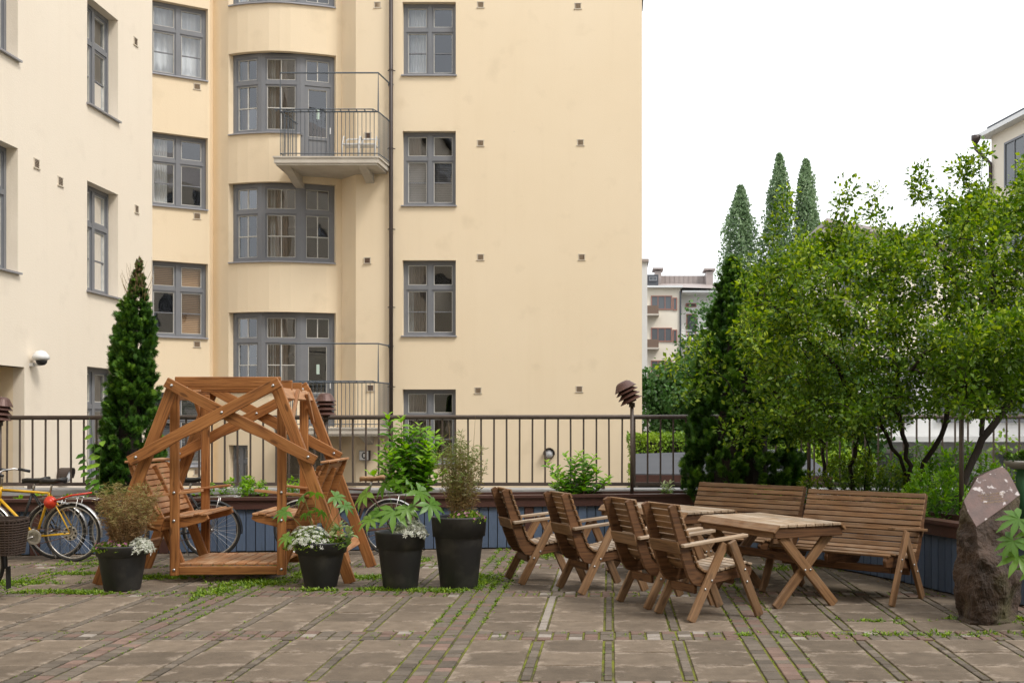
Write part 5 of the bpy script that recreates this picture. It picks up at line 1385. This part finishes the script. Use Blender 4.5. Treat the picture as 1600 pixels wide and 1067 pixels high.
mb = MB().add([(-2.2, 0, 1.97), (1.3, -.6, 1.97), (1.3, 2.8, 2.36), (-2.2, 3.0, 2.25), (-2.2, 0, 1.93), (1.3, -.6, 1.93), (1.3, 2.8, 2.32), (-2.2, 3.0, 2.21)], [(0, 1, 2, 3), (7, 6, 5, 4), (0, 4, 5, 1), (1, 5, 6, 2), (2, 6, 7, 3), (3, 7, 4, 0)]); mb.build('roof', M['roof_grey'], sh)
MB().add([(-2.2, -.02, 1.80), (1.32, -.62, 1.80), (1.32, -.62, 1.95), (-2.2, -.02, 1.95), (-2.2, .03, 1.80), (1.32, -.57, 1.80), (1.32, -.57, 1.95), (-2.2, .03, 1.95)], [(0, 1, 2, 3), (7, 6, 5, 4), (0, 4, 5, 1), (3, 2, 6, 7), (0, 3, 7, 4), (1, 5, 6, 2)]).build('fascia', M['cap_brown'], sh)
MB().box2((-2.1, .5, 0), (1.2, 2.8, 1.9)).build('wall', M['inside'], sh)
for x in (-1.6, -.6, .4, 1.2): MB().box2((x, -.1, 0), (x+.1, .0, 1.79)).build('post', M['cap_brown'], sh)
van = thing('parked_van', 'white van showing only its roof above the clipped hedge', 'van', (2.9, 34, -1.3))
MB().prism([(-2.6, .4), (-2.6, 1.9), (-2.4, 2.38), (-.2, 2.42), (1.6, 2.36), (2.2, 1.6), (2.9, 1.3), (3.0, .5)], 1.9).build('body', M['white'], van, bevel=.06)
MB().box2((-1.3, -.5, 2.405), (-.6, .5, 2.56)).build('roof_box', M['white'], van, )
MB().prism([(1.62, 2.2), (2.18, 1.62), (1.2, 1.62), (1.2, 2.2)], 1.92).build('side_window', M['inside'], van)
for x in (-1.7, 1.9):
    for y in (-.86, .86): MB().lathe([(.001, -.1), (.34, -.1), (.36, 0), (.34, .1), (.001, .1)], 20, Matrix.Translation((x, y, .36)) @ Matrix.Rotation(R(90), 4, 'X')).build('wheel', M['rubber'], van)

# ------------------------------------------------------------------ distant houses
def far_window(b, A, B, z0, z1, nn, fm='redframe', cols=2, inv=None):
    A = Vector(A); B = Vector(B); W = B-A; f = MB(); n_ = nn; t = .09/W.length
    f.obox(A, B, z0, z0+.09, n_, -.08, .01); f.obox(A, B, z1-.09, z1, n_, -.08, .01); f.obox(A, A+W*t, z0+.09, z1-.09, n_, -.08, .01); f.obox(B-W*t, B, z0+.09, z1-.09, n_, -.08, .01)
    for c in range(1, cols): f.obox(A+W*(c/cols-.4*t), A+W*(c/cols+.4*t), z0+.09, z1-.09, n_, -.07, .01)
    w = f.build('window', M[fm], b)
    MB().obox(A, B, z0+.01, z1-.01, n_, -.035, -.015).build('pane', M['glass_far'], w)
    if inv: w.matrix_basis = inv
    return w
m_, nt_, bb_, oo_ = new_mat('far_window_glass'); bb_.inputs['Base Color'].default_value = (.10, .11, .12, 1); bb_.inputs['Roughness'].default_value = .08; M['glass_far'] = m_
YD = 104; K = YD/1800
fb = thing('apartment_building', 'far cream and white apartment house with red-brown windows and a brown sheet roof', 'building', (6, YD, -1.3)); fi = Matrix.Translation((-6, -YD, 1.3))
def FX(u): return (u-955)*K
def FZ(v): return 1.6-(v-660)*K
MB().box2((FX(960), YD, -1.3), (FX(1063), YD+8, FZ(450))).build('wall', M['stucco_far'], fb, fi.copy())
MB().box2((FX(1063)+.01, YD+1.6, -1.3), (FX(1180), YD+8, FZ(457))).build('wall', M['stucco_white'], fb, fi.copy())
MB().box2((FX(955), YD-.5, FZ(450)), (FX(1066), YD+8, FZ(447))).box2((FX(1066), YD-.2, FZ(457)), (FX(1180), YD+8, FZ(454))).build('cornice', M['white'], fb, fi.copy())
mb = MB(); mb.add([(FX(955), YD-.5, FZ(447)), (FX(1180), YD-.3, FZ(453)), (FX(1180), YD+5, FZ(432)), (FX(955), YD+5, FZ(432)), (FX(955), YD+5, FZ(455)), (FX(1180), YD+5, FZ(455))], [(0, 1, 2, 3), (3, 2, 5, 4)]); mb.build('roof', M['roof_brown'], fb, fi.copy())
MB().box2((FX(1034), YD+4, FZ(446)), (FX(1108), YD+9, FZ(422))).build('attic_wall', M['roof_brown'], fb, fi.copy())
for i in range(10): MB().box((FX(1036)+i*(FX(1108)-FX(1036))/9.6, YD+3.97, (FZ(440)+FZ(422))/2), (.06, .06, FZ(422)-FZ(440))).build('roof_seam', M['roof_brown'], fb, fi.copy())
for u0, u1, vt in ((1025, 1035, 418), (1107, 1118, 419)): MB().box2((FX(u0), YD+2.5, FZ(450)), (FX(u1), YD+4.6, FZ(vt))).box2((FX(u0)-.2, YD+2.3, FZ(vt)+.15), (FX(u1)+.2, YD+4.8, FZ(vt)+.3)).build('chimney', M['roof_brown'], fb, fi.copy())
MB().box2((FX(1109), YD+3, FZ(419)+.3), (FX(1116), YD+4, FZ(413))).build('chimney_pipe', M['roof_grey'], fb, fi.copy())
MB().box2((FX(1010), YD+.5, FZ(447)), (FX(1029), YD+2.5, FZ(428))).build('dormer', M['roof_grey'], fb, fi.copy())
far_window(fb, (FX(1014), YD+.48), (FX(1027), YD+.48), FZ(438), FZ(431), (0, 1), 'frame', 2, fi)
for v0 in (462, 512, 563, 614):
    far_window(fb, (FX(1017), YD-.02), (FX(1050), YD-.02), FZ(v0+22), FZ(v0), (0, 1), 'redframe', 3, fi)
    far_window(fb, (FX(1051), YD-.02), (FX(1058), YD-.02), FZ(v0+23), FZ(v0+3), (0, 1), 'redframe', 1, fi)
for v0 in (480, 532, 583):
    bb = MB().box2((FX(1000), YD-1.6, FZ(v0+15)), (FX(1029), YD-.01, FZ(v0+12.5))).build('balcony', M['concrete'], fb, fi.copy())
    MB().box2((FX(1000), YD-1.55, FZ(v0+12.4)), (FX(1028), YD-1.48, FZ(v0))).build('balcony_front', M['vent'], bb)
far_window(fb, (FX(1073), YD+1.58), (FX(1090), YD+1.58), FZ(477), FZ(471), (0, 1), 'redframe', 1, fi)
for v0 in (488, 545): far_window(fb, (FX(1074), YD+1.58), (FX(1090), YD+1.58), FZ(v0+38), FZ(v0), (0, 1), 'redframe', 1, fi)
for v0 in (526, 580):
    bb = MB().box2((FX(1064), YD+.2, FZ(v0+4)), (FX(1112), YD+1.58, FZ(v0+1))).build('balcony', M['white'], fb, fi.copy())
    mb = MB()
    for q in (0, 5, 10): mb.tube([(FX(1064), YD+.25, FZ(v0-q)), (FX(1112), YD+.25, FZ(v0-q))], .03, 4)
    mb.build('balcony_rail', M['white'], bb)
MB().tube([(FX(1063), YD-.1, -1), (FX(1063), YD-.1, FZ(455))], .09, 6).build('downpipe', M['roof_grey'], fb, fi.copy())

wb_ = thing('apartment_building', 'narrow strip of a pale house showing beside the right edge of the yellow wall', 'building', (-2, 46, -1.3)); wi_ = Matrix.Translation((2, -46, 1.3))
MB().box2((-6, 46, -1.3), (1.44, 56, 8.0)).build('wall', M['stucco_white'], wb_, wi_.copy()); MB().box2((-6.1, 45.9, 8.0), (1.5, 56, 8.12)).build('coping', M['roof_brown'], wb_, wi_.copy())

# house behind the garden trees, receding to the right
rb_ = thing('apartment_building', 'long cream house behind the garden trees, its dark roof edge showing through the leaves', 'building', (13, 70, -1.3)); 
ang = math.atan2(1, 1.1); rb_.rotation_euler = (0, 0, ang)
def yard_prism(poly, z0, z1): k_ = len(poly); return MB().add([(x, y, z0) for x, y in poly]+[(x, y, z1) for x, y in poly], [tuple(range(k_)), tuple(reversed(range(k_, 2*k_)))]+[(i, k_+i, k_+(i+1) % k_, (i+1) % k_) for i in range(k_)])
yard_prism([(0, 0), (70, 0), (80, 9), (8.4, 9)], 0, 14.8).build('wall', M['stucco_far'], rb_)
yard_prism([(-.9, -.8), (70, -.8), (80, 9.3), (8.2, 9.3)], 14.8, 15.1).build('eaves', M['roof_brown'], rb_)
yard_prism([(6, 3), (70, 3), (78, 8), (9.5, 8)], 15.1, 16.0).build('roof', M['roof_brown'], rb_)
for k in range(16):
    for q in range(4):
        x = 1.5+k*4.2; far_window(rb_, (x, -.03), (x+1.9, -.03), 1.1+q*3.3, 2.9+q*3.3, (0, 1), 'frame', 2)
for q in range(4):
    bb = MB().box2((.1, -1.5, .9+q*3.3), (3.6, -.01, 1.1+q*3.3)).build('balcony', M['concrete'], rb_); MB().box2((.1, -1.5, 1.1+q*3.3), (3.6, -1.4, 2.0+q*3.3)).build('balcony_front', M['roof_grey'], bb)
# white low house seen between the trunks
lw_ = thing('apartment_building', 'low white house with grey windows glimpsed between the garden tree trunks', 'building', (9.5, 34, -1.3))
MB().box2((-2.2, 0, 0), (6, 7, 4.6)).build('wall', M['stucco_white'], lw_); MB().box2((-2.4, -.3, 4.6), (6.2, 7, 4.8)).build('roof', M['roof_grey'], lw_)
for x in (-1.6, .1, 1.8, 3.5):
    for z in (.7, 2.9): far_window(lw_, (x, -.02), (x+1.0, -.02), z, z+1.3, (0, 1), 'frame', 2)
MB().box2((-2.3, -1.1, 2.35), (6, -.01, 2.5)).build('balcony', M['white'], lw_)
# right-hand house with eaves and downpipe
hr = thing('apartment_building', 'cream house at the top right corner with metal eaves and a bent downpipe', 'building', (16.5, 50, -1.3))
dv = Vector((.153, -1)).normalized(); hr.rotation_euler = (0, 0, math.atan2(dv.y, dv.x))
# local x towards the camera, y to the right
MB().box2((0, 0, 0), (34, 10, 15.3)).build('wall', M['stucco_far'], hr)
MB().box2((-.5, -.45, 15.3), (34, 10, 15.48)).build('eaves', M['white'], hr); MB().box2((-.2, -.1, 15.48), (34, 10, 15.75)).build('roof', M['roof_grey'], hr)
MB().tube([(-.25, -.6, 15.4), (-.25, -.6, 14.8), (.0, -.35, 14.4), (.15, -.12, 14.1), (.15, -.12, 0)], .08, 8).lathe([(.08, 0), (.2, .2), (.2, .38), (.08, .4)], 8, Matrix.Translation((-.25, -.6, 15.0))).build('downpipe', M['pipe'], hr, smooth=True)
for k in range(10):
    for q in range(4): far_window(hr, (1.3+k*3.6, -.02), (3.0+k*3.6, -.02), 2.9+q*3.3, 4.8+q*3.3, (0, 1), 'redframe' if False else 'frame', 2)
# ------------------------------------------------------------------ small planting
def stems_of(t, base, tips, r=.004, m='stem_red', bend=.1):
    mb = MB(); out = []
    for b_, q in zip(base, tips):
        b_ = Vector(b_); q = Vector(q); c = (b_+q)/2+Vector((random.uniform(-bend, bend), random.uniform(-bend, bend), .04))
        pts = [(b_*(1-s)**2+c*2*s*(1-s)+q*s*s) for s in [i/6 for i in range(7)]]; out.append(pts)
        mb.tube(pts, [r*(1.1-.5*i/6) for i in range(7)], 5, cap=False)
    mb.build('stem', M[m], t, smooth=True); return out
def hydrangea(label, loc, w, h, ns, leaf=.095, mt='hydrangea', tall=None, name='leafy_shrub'):
    t = thing(name, label, 'shrub', loc)
    base = [(random.gauss(0, w*.15), random.gauss(0, .08), 0) for _ in range(ns)]
    tips = []
    for i in range(ns):
        a = random.uniform(-1, 1); z = h*(1-.55*abs(a)**1.5)*random.uniform(.55, 1.0); tips.append((a*w, random.uniform(-.22, .22), z))
    if tall: tips[:len(tall)] = tall
    out = stems_of(t, base, tips); P_ = []; D = []; N_ = []; L_ = []; ti = []
    for pts in out:
        top = pts[-1]; k = max(3, int((pts[-1]-pts[0]).length/.055))
        for i in range(k):
            s = 1-i/k*.85; f_ = s*6; j = min(5, int(f_)); p = pts[j].lerp(pts[j+1], f_-j); a = i*1.57+random.random()
            for sd in (0, math.pi):
                aa = a+sd+random.uniform(-.3, .3); up = 1.1 if i == 0 else random.uniform(.15, .8)
                D.append((math.cos(aa), math.sin(aa), up)); N_.append((-math.cos(aa)*up+random.gauss(0, .25), -math.sin(aa)*up-.55, 1)); P_.append(tuple(p))
                L_.append(leaf*random.uniform(.65, 1.15)*(.6 if i == 0 else 1)); ti.append(.92-i*.13+random.uniform(-.15, .15) if i < 3 else random.uniform(.15, .6))
    leaves('foliage', P_, D, N_, np.array(L_), np.array(L_)*.62, M[mt], t, 'oval', np.array(ti), smooth=True)
    return t
hydrangea('tall bright green leafy shrub in the planter between the rusty bicycle and the bamboo pot', (-2.58, 14.75, .56), .52, 1.02, 34, leaf=.15,
          tall=[(-.28, 0, 1.12), (-.12, .05, 1.08), (.12, 0, 1.0), (.22, 0, .92), (.05, 0, .95), (-.2, .1, .9), (.4, 0, .8), (.32, .1, .9), (-.35, 0, .8), (-.1, 0, .85)])
hydrangea('bright green leafy shrub in the planter in front of the round wall lamp', (-.42, 15.0, .56), .42, .64, 22, leaf=.13, tall=[(-.42, 0, .52), (-.18, 0, .62), (.02, .05, .64), (.2, 0, .6), (-.05, 0, .55)])
def mound(label, loc, rad, n, mt, L_=.05, name='ground_shrub', cat='shrub', shape='oval'):
    t = thing(name, label, cat, loc)
    c = []
    k = max(6, n//24)
    a = rng.random(k)*2*math.pi; rr = rng.random(k)**.5; h = np.sqrt(np.maximum(0, 1-rr**2))
    top = np.stack([np.cos(a)*rr*rad[0], np.sin(a)*rr*rad[1], (.35+.65*h)*rad[2]*rng.uniform(.75, 1.15, k)], 1)
    stems_of(t, [(p[0]*.3, p[1]*.3, 0) for p in top], [tuple(p) for p in top], .003, 'stem_green', .02)
    i = rng.integers(0, k, n); aa = rng.random(n)*2*math.pi; el = rng.uniform(-.2, 1.2, n)
    D = np.stack([np.cos(aa)*np.cos(el), np.sin(aa)*np.cos(el), np.sin(el)], 1); P_ = top[i]-np.array([0, 0, 1])*(rng.random(n)**2*rad[2]*.7)[:, None]+D*.01
    N_ = np.stack([-np.cos(aa)*np.sin(el), -np.sin(aa)*np.sin(el), np.cos(el)], 1); ln = rng.uniform(L_*.7, L_*1.2, n)
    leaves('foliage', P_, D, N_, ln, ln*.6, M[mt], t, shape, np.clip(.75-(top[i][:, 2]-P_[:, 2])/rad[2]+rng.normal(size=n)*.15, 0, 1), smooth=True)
    return t
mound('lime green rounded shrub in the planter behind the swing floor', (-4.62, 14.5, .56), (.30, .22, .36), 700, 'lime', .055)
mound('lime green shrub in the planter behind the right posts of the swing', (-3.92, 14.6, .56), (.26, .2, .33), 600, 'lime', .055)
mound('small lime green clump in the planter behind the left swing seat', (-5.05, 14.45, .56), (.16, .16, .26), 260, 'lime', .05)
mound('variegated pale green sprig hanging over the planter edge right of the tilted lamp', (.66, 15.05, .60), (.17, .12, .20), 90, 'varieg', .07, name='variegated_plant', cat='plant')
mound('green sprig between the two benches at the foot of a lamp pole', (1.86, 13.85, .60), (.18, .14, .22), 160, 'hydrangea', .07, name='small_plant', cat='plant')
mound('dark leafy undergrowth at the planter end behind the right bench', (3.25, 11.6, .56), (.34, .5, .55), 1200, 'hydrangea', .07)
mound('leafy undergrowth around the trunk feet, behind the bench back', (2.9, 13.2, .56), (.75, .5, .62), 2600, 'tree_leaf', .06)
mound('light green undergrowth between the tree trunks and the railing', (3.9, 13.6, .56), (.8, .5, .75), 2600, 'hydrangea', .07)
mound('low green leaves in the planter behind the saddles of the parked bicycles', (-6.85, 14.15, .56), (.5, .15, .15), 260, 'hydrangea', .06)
mound('green foliage filling the pedestal bowl at the right edge', (3.92, 11.0, 1.22), (.16, .14, .10), 500, 'thuja', .04)
# climber on the left thuja
t = thing('climbing_vine', 'broad-leaved vine climbing the left side of the slender thuja', 'vine', (-6.52, 14.55, .56))
out = stems_of(t, [(0, 0, 0), (.05, 0, 0), (-.05, .1, 0)], [(-.05, -.05, 1.1), (.15, -.1, .9), (-.15, 0, .7)], .004, 'stem_green', .1)
P_ = []; D = []; N_ = []
for pts in out:
    for i in range(9):
        s = i/9*6; j = int(s); p = pts[j].lerp(pts[min(j+1, 6)], s-j); a = random.uniform(2.6, 5.2); P_.append(tuple(p)); D.append((math.cos(a), math.sin(a)*.6, -.25)); N_.append((0, -.8, .8))
leaves('foliage', P_, D, N_, .13, .12, M['hydrangea'], t, 'oval', None, smooth=True)

# potted plants
def grass_clump(label, loc, h, spread, n, mt, stemm, L_, cat='grass', bias=(0, 0), nl=24, ps=.1):
    t = thing('potted_grass', label, 'potted plant', loc)
    mb = MB(); P_ = []; D = []; N_ = []; ti = []
    for i in range(n):
        a = random.uniform(0, 6.28); r1 = random.random()**.6*spread; hh = h*random.uniform(.45, 1.0); b_ = Vector((math.cos(a)*r1*.35, math.sin(a)*r1*.35, 0)); q = Vector((math.cos(a)*r1+bias[0], math.sin(a)*r1+bias[1], hh)); c = (b_+q)/2+Vector((random.gauss(0, .03), random.gauss(0, .03), hh*.15))
        pts = [(b_*(1-s)**2+c*2*s*(1-s)+q*s*s) for s in [k/5 for k in range(6)]]; mb.tube(pts, [.0022, .002, .0018, .0015, .001, .0006], 3, cap=False)
        for k in range(nl):
            s = random.uniform(.2, 1.0); p = b_*(1-s)**2+c*2*s*(1-s)+q*s*s; aa = random.uniform(0, 6.28); el = random.uniform(-.4, .9)
            P_.append((p.x+random.gauss(0, .012), p.y+random.gauss(0, .012), p.z)); D.append((math.cos(aa)*math.cos(el), math.sin(aa)*math.cos(el), math.sin(el))); N_.append((random.gauss(0, 1), random.gauss(0, 1), random.gauss(0, 1))); ti.append(min(1, max(0, s*1.1-.15+random.uniform(-.25, .25))))
    mb.build('culm', M[stemm], t)['kind'] = 'stuff'
    ln = rng.uniform(L_*.6, L_*1.2, len(P_))
    leaves('foliage', P_, D, N_, ln, ln*.16, M[mt], t, 'diamond', np.array(ti))
    return t
g1 = grass_clump('dry brown feathery grass in the low pot left of the swing', (-4.66, 11.05, .38), .66, .30, 150, 'dry', 'stem_straw', .05, bias=(.03, 0), nl=52)
g4 = grass_clump('airy bronze-green bamboo-like grass in the tallest pot', (-1.46, 11.2, .63), .90, .25, 85, 'bamboo', 'stem_straw', .062, bias=(.0, 0), nl=44)
mb = MB()
for x, z in ((-.12, .96), (.14, 1.04), (-.02, .8)): mb.tube([(x*.3, 0, 0), (x*.8, .02, z*.6), (x, .0, z)], [.004, .003, .001], 4, cap=False)
mb.build('tall_culm', M['stem_straw'], g4)
def flowers(label, loc, rad, n, mt, L_, name, cat, base='weed', nb=500, shape='star', side=None):
    t = thing(name, label, cat, loc)
    def dome(k):
        a = rng.random(k)*2*math.pi; rr = rng.random(k)**.5; P = np.stack([np.cos(a)*rr*rad[0], np.sin(a)*rr*rad[1], np.sqrt(np.maximum(0, 1-rr**2))*rad[2]*rng.uniform(.6, 1.05, k)], 1); return P
    P = dome(nb); D = rdir(nb, .4); leaves('foliage', P*.95-np.array([0, 0, .01]), D, rdir(nb), rng.uniform(.02, .045, nb), .014, M[base], t, 'diamond')
    P = dome(n)+np.array([0, 0, .012]); out_ = norm(P*np.array([1, 1, 1.6])+rng.normal(size=P.shape)*.02); D = np.cross(out_, rdir(n)); ln = rng.uniform(L_*.7, L_*1.2, n)
    leaves('bloom', P, D, out_, ln, ln, M[mt], t, shape, rng.uniform(.3, 1, n)); return t
flowers('small pink flowers over green leaves in the low left pot', (-4.73, 10.98, .38), (.22, .18, .10), 60, 'pink', .021, 'pink_flowers', 'flowers', nb=900)
flowers('silvery white blooms spilling over the right rim of the low left pot', (-4.48, 10.98, .36), (.12, .12, .14), 240, 'silver', .02, 'white_flowers', 'flowers', base='silver', nb=500)
flowers('dense white star-shaped blooms filling the pot in front of the swing', (-2.93, 11.16, .37), (.24, .18, .22), 260, 'silver', .028, 'white_flowers', 'flowers', base='weed', nb=1000)
flowers('small pink flowers at the right rim of the second pot from left', (-2.70, 11.2, .40), (.11, .12, .12), 22, 'pink', .014, 'pink_flowers', 'flowers', nb=500)
flowers('white star-shaped blooms at the right rim of the medium-height pot', (-1.93, 11.04, .50), (.17, .13, .17), 200, 'silver', .026, 'white_flowers', 'flowers', base='silver', nb=700)
flowers('small pink flowers around the rim of the tallest pot', (-1.40, 11.12, .64), (.20, .16, .12), 44, 'pink', .018, 'pink_flowers', 'flowers', nb=700)
mound('green and cream variegated leaves hanging over the right rim of the second pot', (-2.62, 11.22, .36), (.14, .12, .22), 60, 'varieg', .10, name='variegated_plant', cat='plant')
def palmate(label, loc, specs, sz=.2):
    t = thing('palmate_plant', label, 'potted plant', loc); P_ = []; D = []; N_ = []
    st_ = stems_of(t, [(0, 0, 0)]*len(specs), [s[:3] for s in specs], .0035, 'stem_green', .03)
    for s in specs:
        a = math.atan2(s[1]-.02, s[0]) if len(s) < 5 else s[4]
        P_.append(s[:3]); tl = random.uniform(-1.15, -.35); D.append((math.cos(a), math.sin(a), tl)); N_.append((-math.cos(a)*tl*.9+random.uniform(-.15, .15), -math.sin(a)*tl*.9-.75, .9))
    ln = np.array([s[3] for s in specs])*.93
    for i in range(len(specs)): leaves('leaf', P_[i:i+1], D[i:i+1], N_[i:i+1], ln[i:i+1], ln[i:i+1], M['fatsia'], t, 'palm', rng.uniform(.25, .85, 1), smooth=True)
palmate('large palmate green leaves on long stalks in the medium-height pot', (-2.05, 11.1, .48),
        [(-.16, -.08, .26, .20, -2.2), (-.30, -.05, .44, .24, 3.0), (-.12, 0, .52, .20, 2.2), (.08, .02, .56, .20, .9), (.20, -.04, .46, .24, .2), (.32, -.12, .34, .22, -.3), (-.02, -.12, .28, .26, -1.5), (.10, -.12, .30, .18, -1.0), (-.24, -.12, .2, .18, 3.6), (.0, .1, .5, .17, 1.5)])
palmate('palmate green leaves on thin stalks in the pot in front of the swing', (-2.85, 11.2, .38),
        [(-.30, -.05, .36, .17, 3.3), (-.14, 0, .50, .17, 2.6), (-.04, .05, .53, .15, 1.6), (.16, .0, .50, .17, .3), (.26, -.02, .42, .15, .0), (-.26, -.1, .12, .15, 3.6), (.02, .0, .36, .14, 1.2), (-.1, -.05, .34, .12, 2.0)])
palmate('palmate green leaves reaching in from the right edge in front of the stone', (3.20, 8.75, .25),
        [(-.10, 0, .62, .22, 3.2), (-.16, -.05, .46, .20, 3.5), (-.12, -.05, .34, .22, 3.9), (.0, -.05, .52, .2, 3.3), (.06, 0, .68, .2, 2.0), (.0, -.08, .26, .2, 4.2), (.18, 0, .5, .2, .4)])
MB().lathe([(.15, 0), (.19, .30), (.21, .30), (.20, .27), (.001, .26)], 24).build('plant_tub', M['pot'], None, Matrix.Translation((3.52, 8.75, 0)), smooth=True)
tag(bpy.data.objects['plant_tub'], 'dark tub just past the right edge holding the palmate plant', 'plant pot')

# ------------------------------------------------------------------ weeds in the joints (nobody could count them)
P_ = []; sz = []
def weed_line(x0, y0, x1, y1, dens, spread, s=.03):
    L_ = math.hypot(x1-x0, y1-y0)
    for _ in range(int(L_*dens)):
        t = random.random(); x = x0+(x1-x0)*t; y = y0+(y1-y0)*t
        if NZ.noise(Vector((x*1.3, y*1.3, 4))) < -.12 and random.random() < .8: continue
        P_.append((x+random.gauss(0, spread), y+random.gauss(0, spread), 0)); sz.append(s*random.uniform(.5, 1.4))
def weed_patch(cx, cy, rx, ry, n, s=.035):
    for _ in range(n):
        x, y = cx+random.gauss(0, rx*.5), cy+random.gauss(0, ry*.5)
        # gather near the nearest joint
        P_.append((x, y, 0)); sz.append(s*random.uniform(.5, 1.5))
for k in range(-3, 3):
    o = k*PER
    for q in range(4):
        x = -1.403+.1253*q+o
        dens = 52 if k == 0 else (34 if k in (-1, -2) else 26)
        weed_line(x, 11.0, x, 14.6, dens, .018); weed_line(x, 9.2, x, 11.0, 30 if k in (0, -1) else 9, .012, .022); weed_line(x, 6.6, 9.2 and x, 9.2, 5, .007, .015)
    for x in (-1.03+o, -.577+o, -.498+o, -.054+o, .014+o, .453+o, .532+o): weed_line(x, 6.6, x, 14, 3.2, .006, .014)
for a, b in bands[1:4]:
    for xx in np.arange(-8, 5, .118):
        dens = 1.8 if a < 9 else 3.6
        if random.random() < .8: weed_line(xx-.03, a, xx-.03, b, 10*dens*(1.4 if xx < -1 and a > 10 else .8), .008, .019)
weed_line(-8, 8.67, 5, 8.67, 4, .12, .013)
for c in ((-2.1, 11.05, .30, .12, 260), (-1.6, 10.95, .25, .12, 120), (-1.3, 11.7, .22, .5, 240), (-3.55, 11.5, .35, .25, 420), (-3.2, 12.2, .2, .6, 240), (-3.75, 10.9, .2, .4, 180), (-4.7, 11.9, .5, .14, 420), (-4.1, 12.5, .5, .25, 320), (-6.1, 11.5, .6, .18, 330), (-5.2, 10.9, .5, .12, 150), (-6.3, 10.6, .5, .15, 120), (-5.6, 12.2, .4, .1, 120),
          (-4.9, 10.8, .3, .06, 90), (-2.8, 11.0, .35, .06, 70), (-.75, 14.0, .2, .5, 160), (-5.9, 13.0, .6, .15, 60), (3.2, 9.4, .5, .1, 70), (2.2, 9.3, .5, .1, 32), (2.9, 8.7, .9, .1, 60), (1.6, 8.7, .9, .1, 50), (3.6, 9.2, .4, .12, 60), (-2.5, 11.9, .25, .25, 130), (-2.2, 13.4, .3, .3, 90), (1.9, 12.6, .3, .2, 90)):
    weed_patch(*c[:5])
P_ = np.array(P_); sz = np.array(sz); nn_ = len(P_); k = 7
PP_ = np.repeat(P_, k, 0)+rng.normal(size=(nn_*k, 3))*np.array([1, 1, 0])*np.repeat(sz, k)[:, None]*.25; a = rng.random(nn_*k)*6.283; el = rng.uniform(.1, 1.1, nn_*k)
D = np.stack([np.cos(a)*np.cos(el), np.sin(a)*np.cos(el), np.sin(el)], 1); N_ = np.stack([-np.cos(a)*np.sin(el), -np.sin(a)*np.sin(el), np.cos(el)], 1)
PP_[:, 2] = -.004
leaves('joint_weeds', PP_, D, N_, np.repeat(sz, k)*rng.uniform(.6, 1.2, nn_*k), np.repeat(sz, k)*.3, M['weed'], None, 'diamond')['kind'] = 'stuff'
# fallen leaf bits and petals by the planter foot
n = 500; q = rng.random(n); xs_ = np.interp(q, [0, .35, .7, 1], [-8.5, 1.0, 2.2, 3.1]); ys_2 = np.interp(xs_, [p[0] for p in PL], [p[1] for p in PL])-rng.random(n)**2*.5
leaves('leaf_litter', np.stack([xs_, ys_2, np.full(n, .004)], 1), rdir(n)*np.array([1, 1, .15]), rdir(n)*.25+np.array([0, 0, 1]), rng.uniform(.012, .035, n), .014, M['dry'], None, 'diamond')['kind'] = 'stuff'
n = 260; x_ = rng.uniform(-6, 4, n); y_ = rng.uniform(6.7, 12.5, n)
leaves('ground_debris', np.stack([x_, y_, np.full(n, .006)], 1), rdir(n)*np.array([1, 1, .1]), rdir(n)*.2+np.array([0, 0, 1]), rng.uniform(.006, .016, n), .007, M['dry'], None, 'diamond')['kind'] = 'stuff'
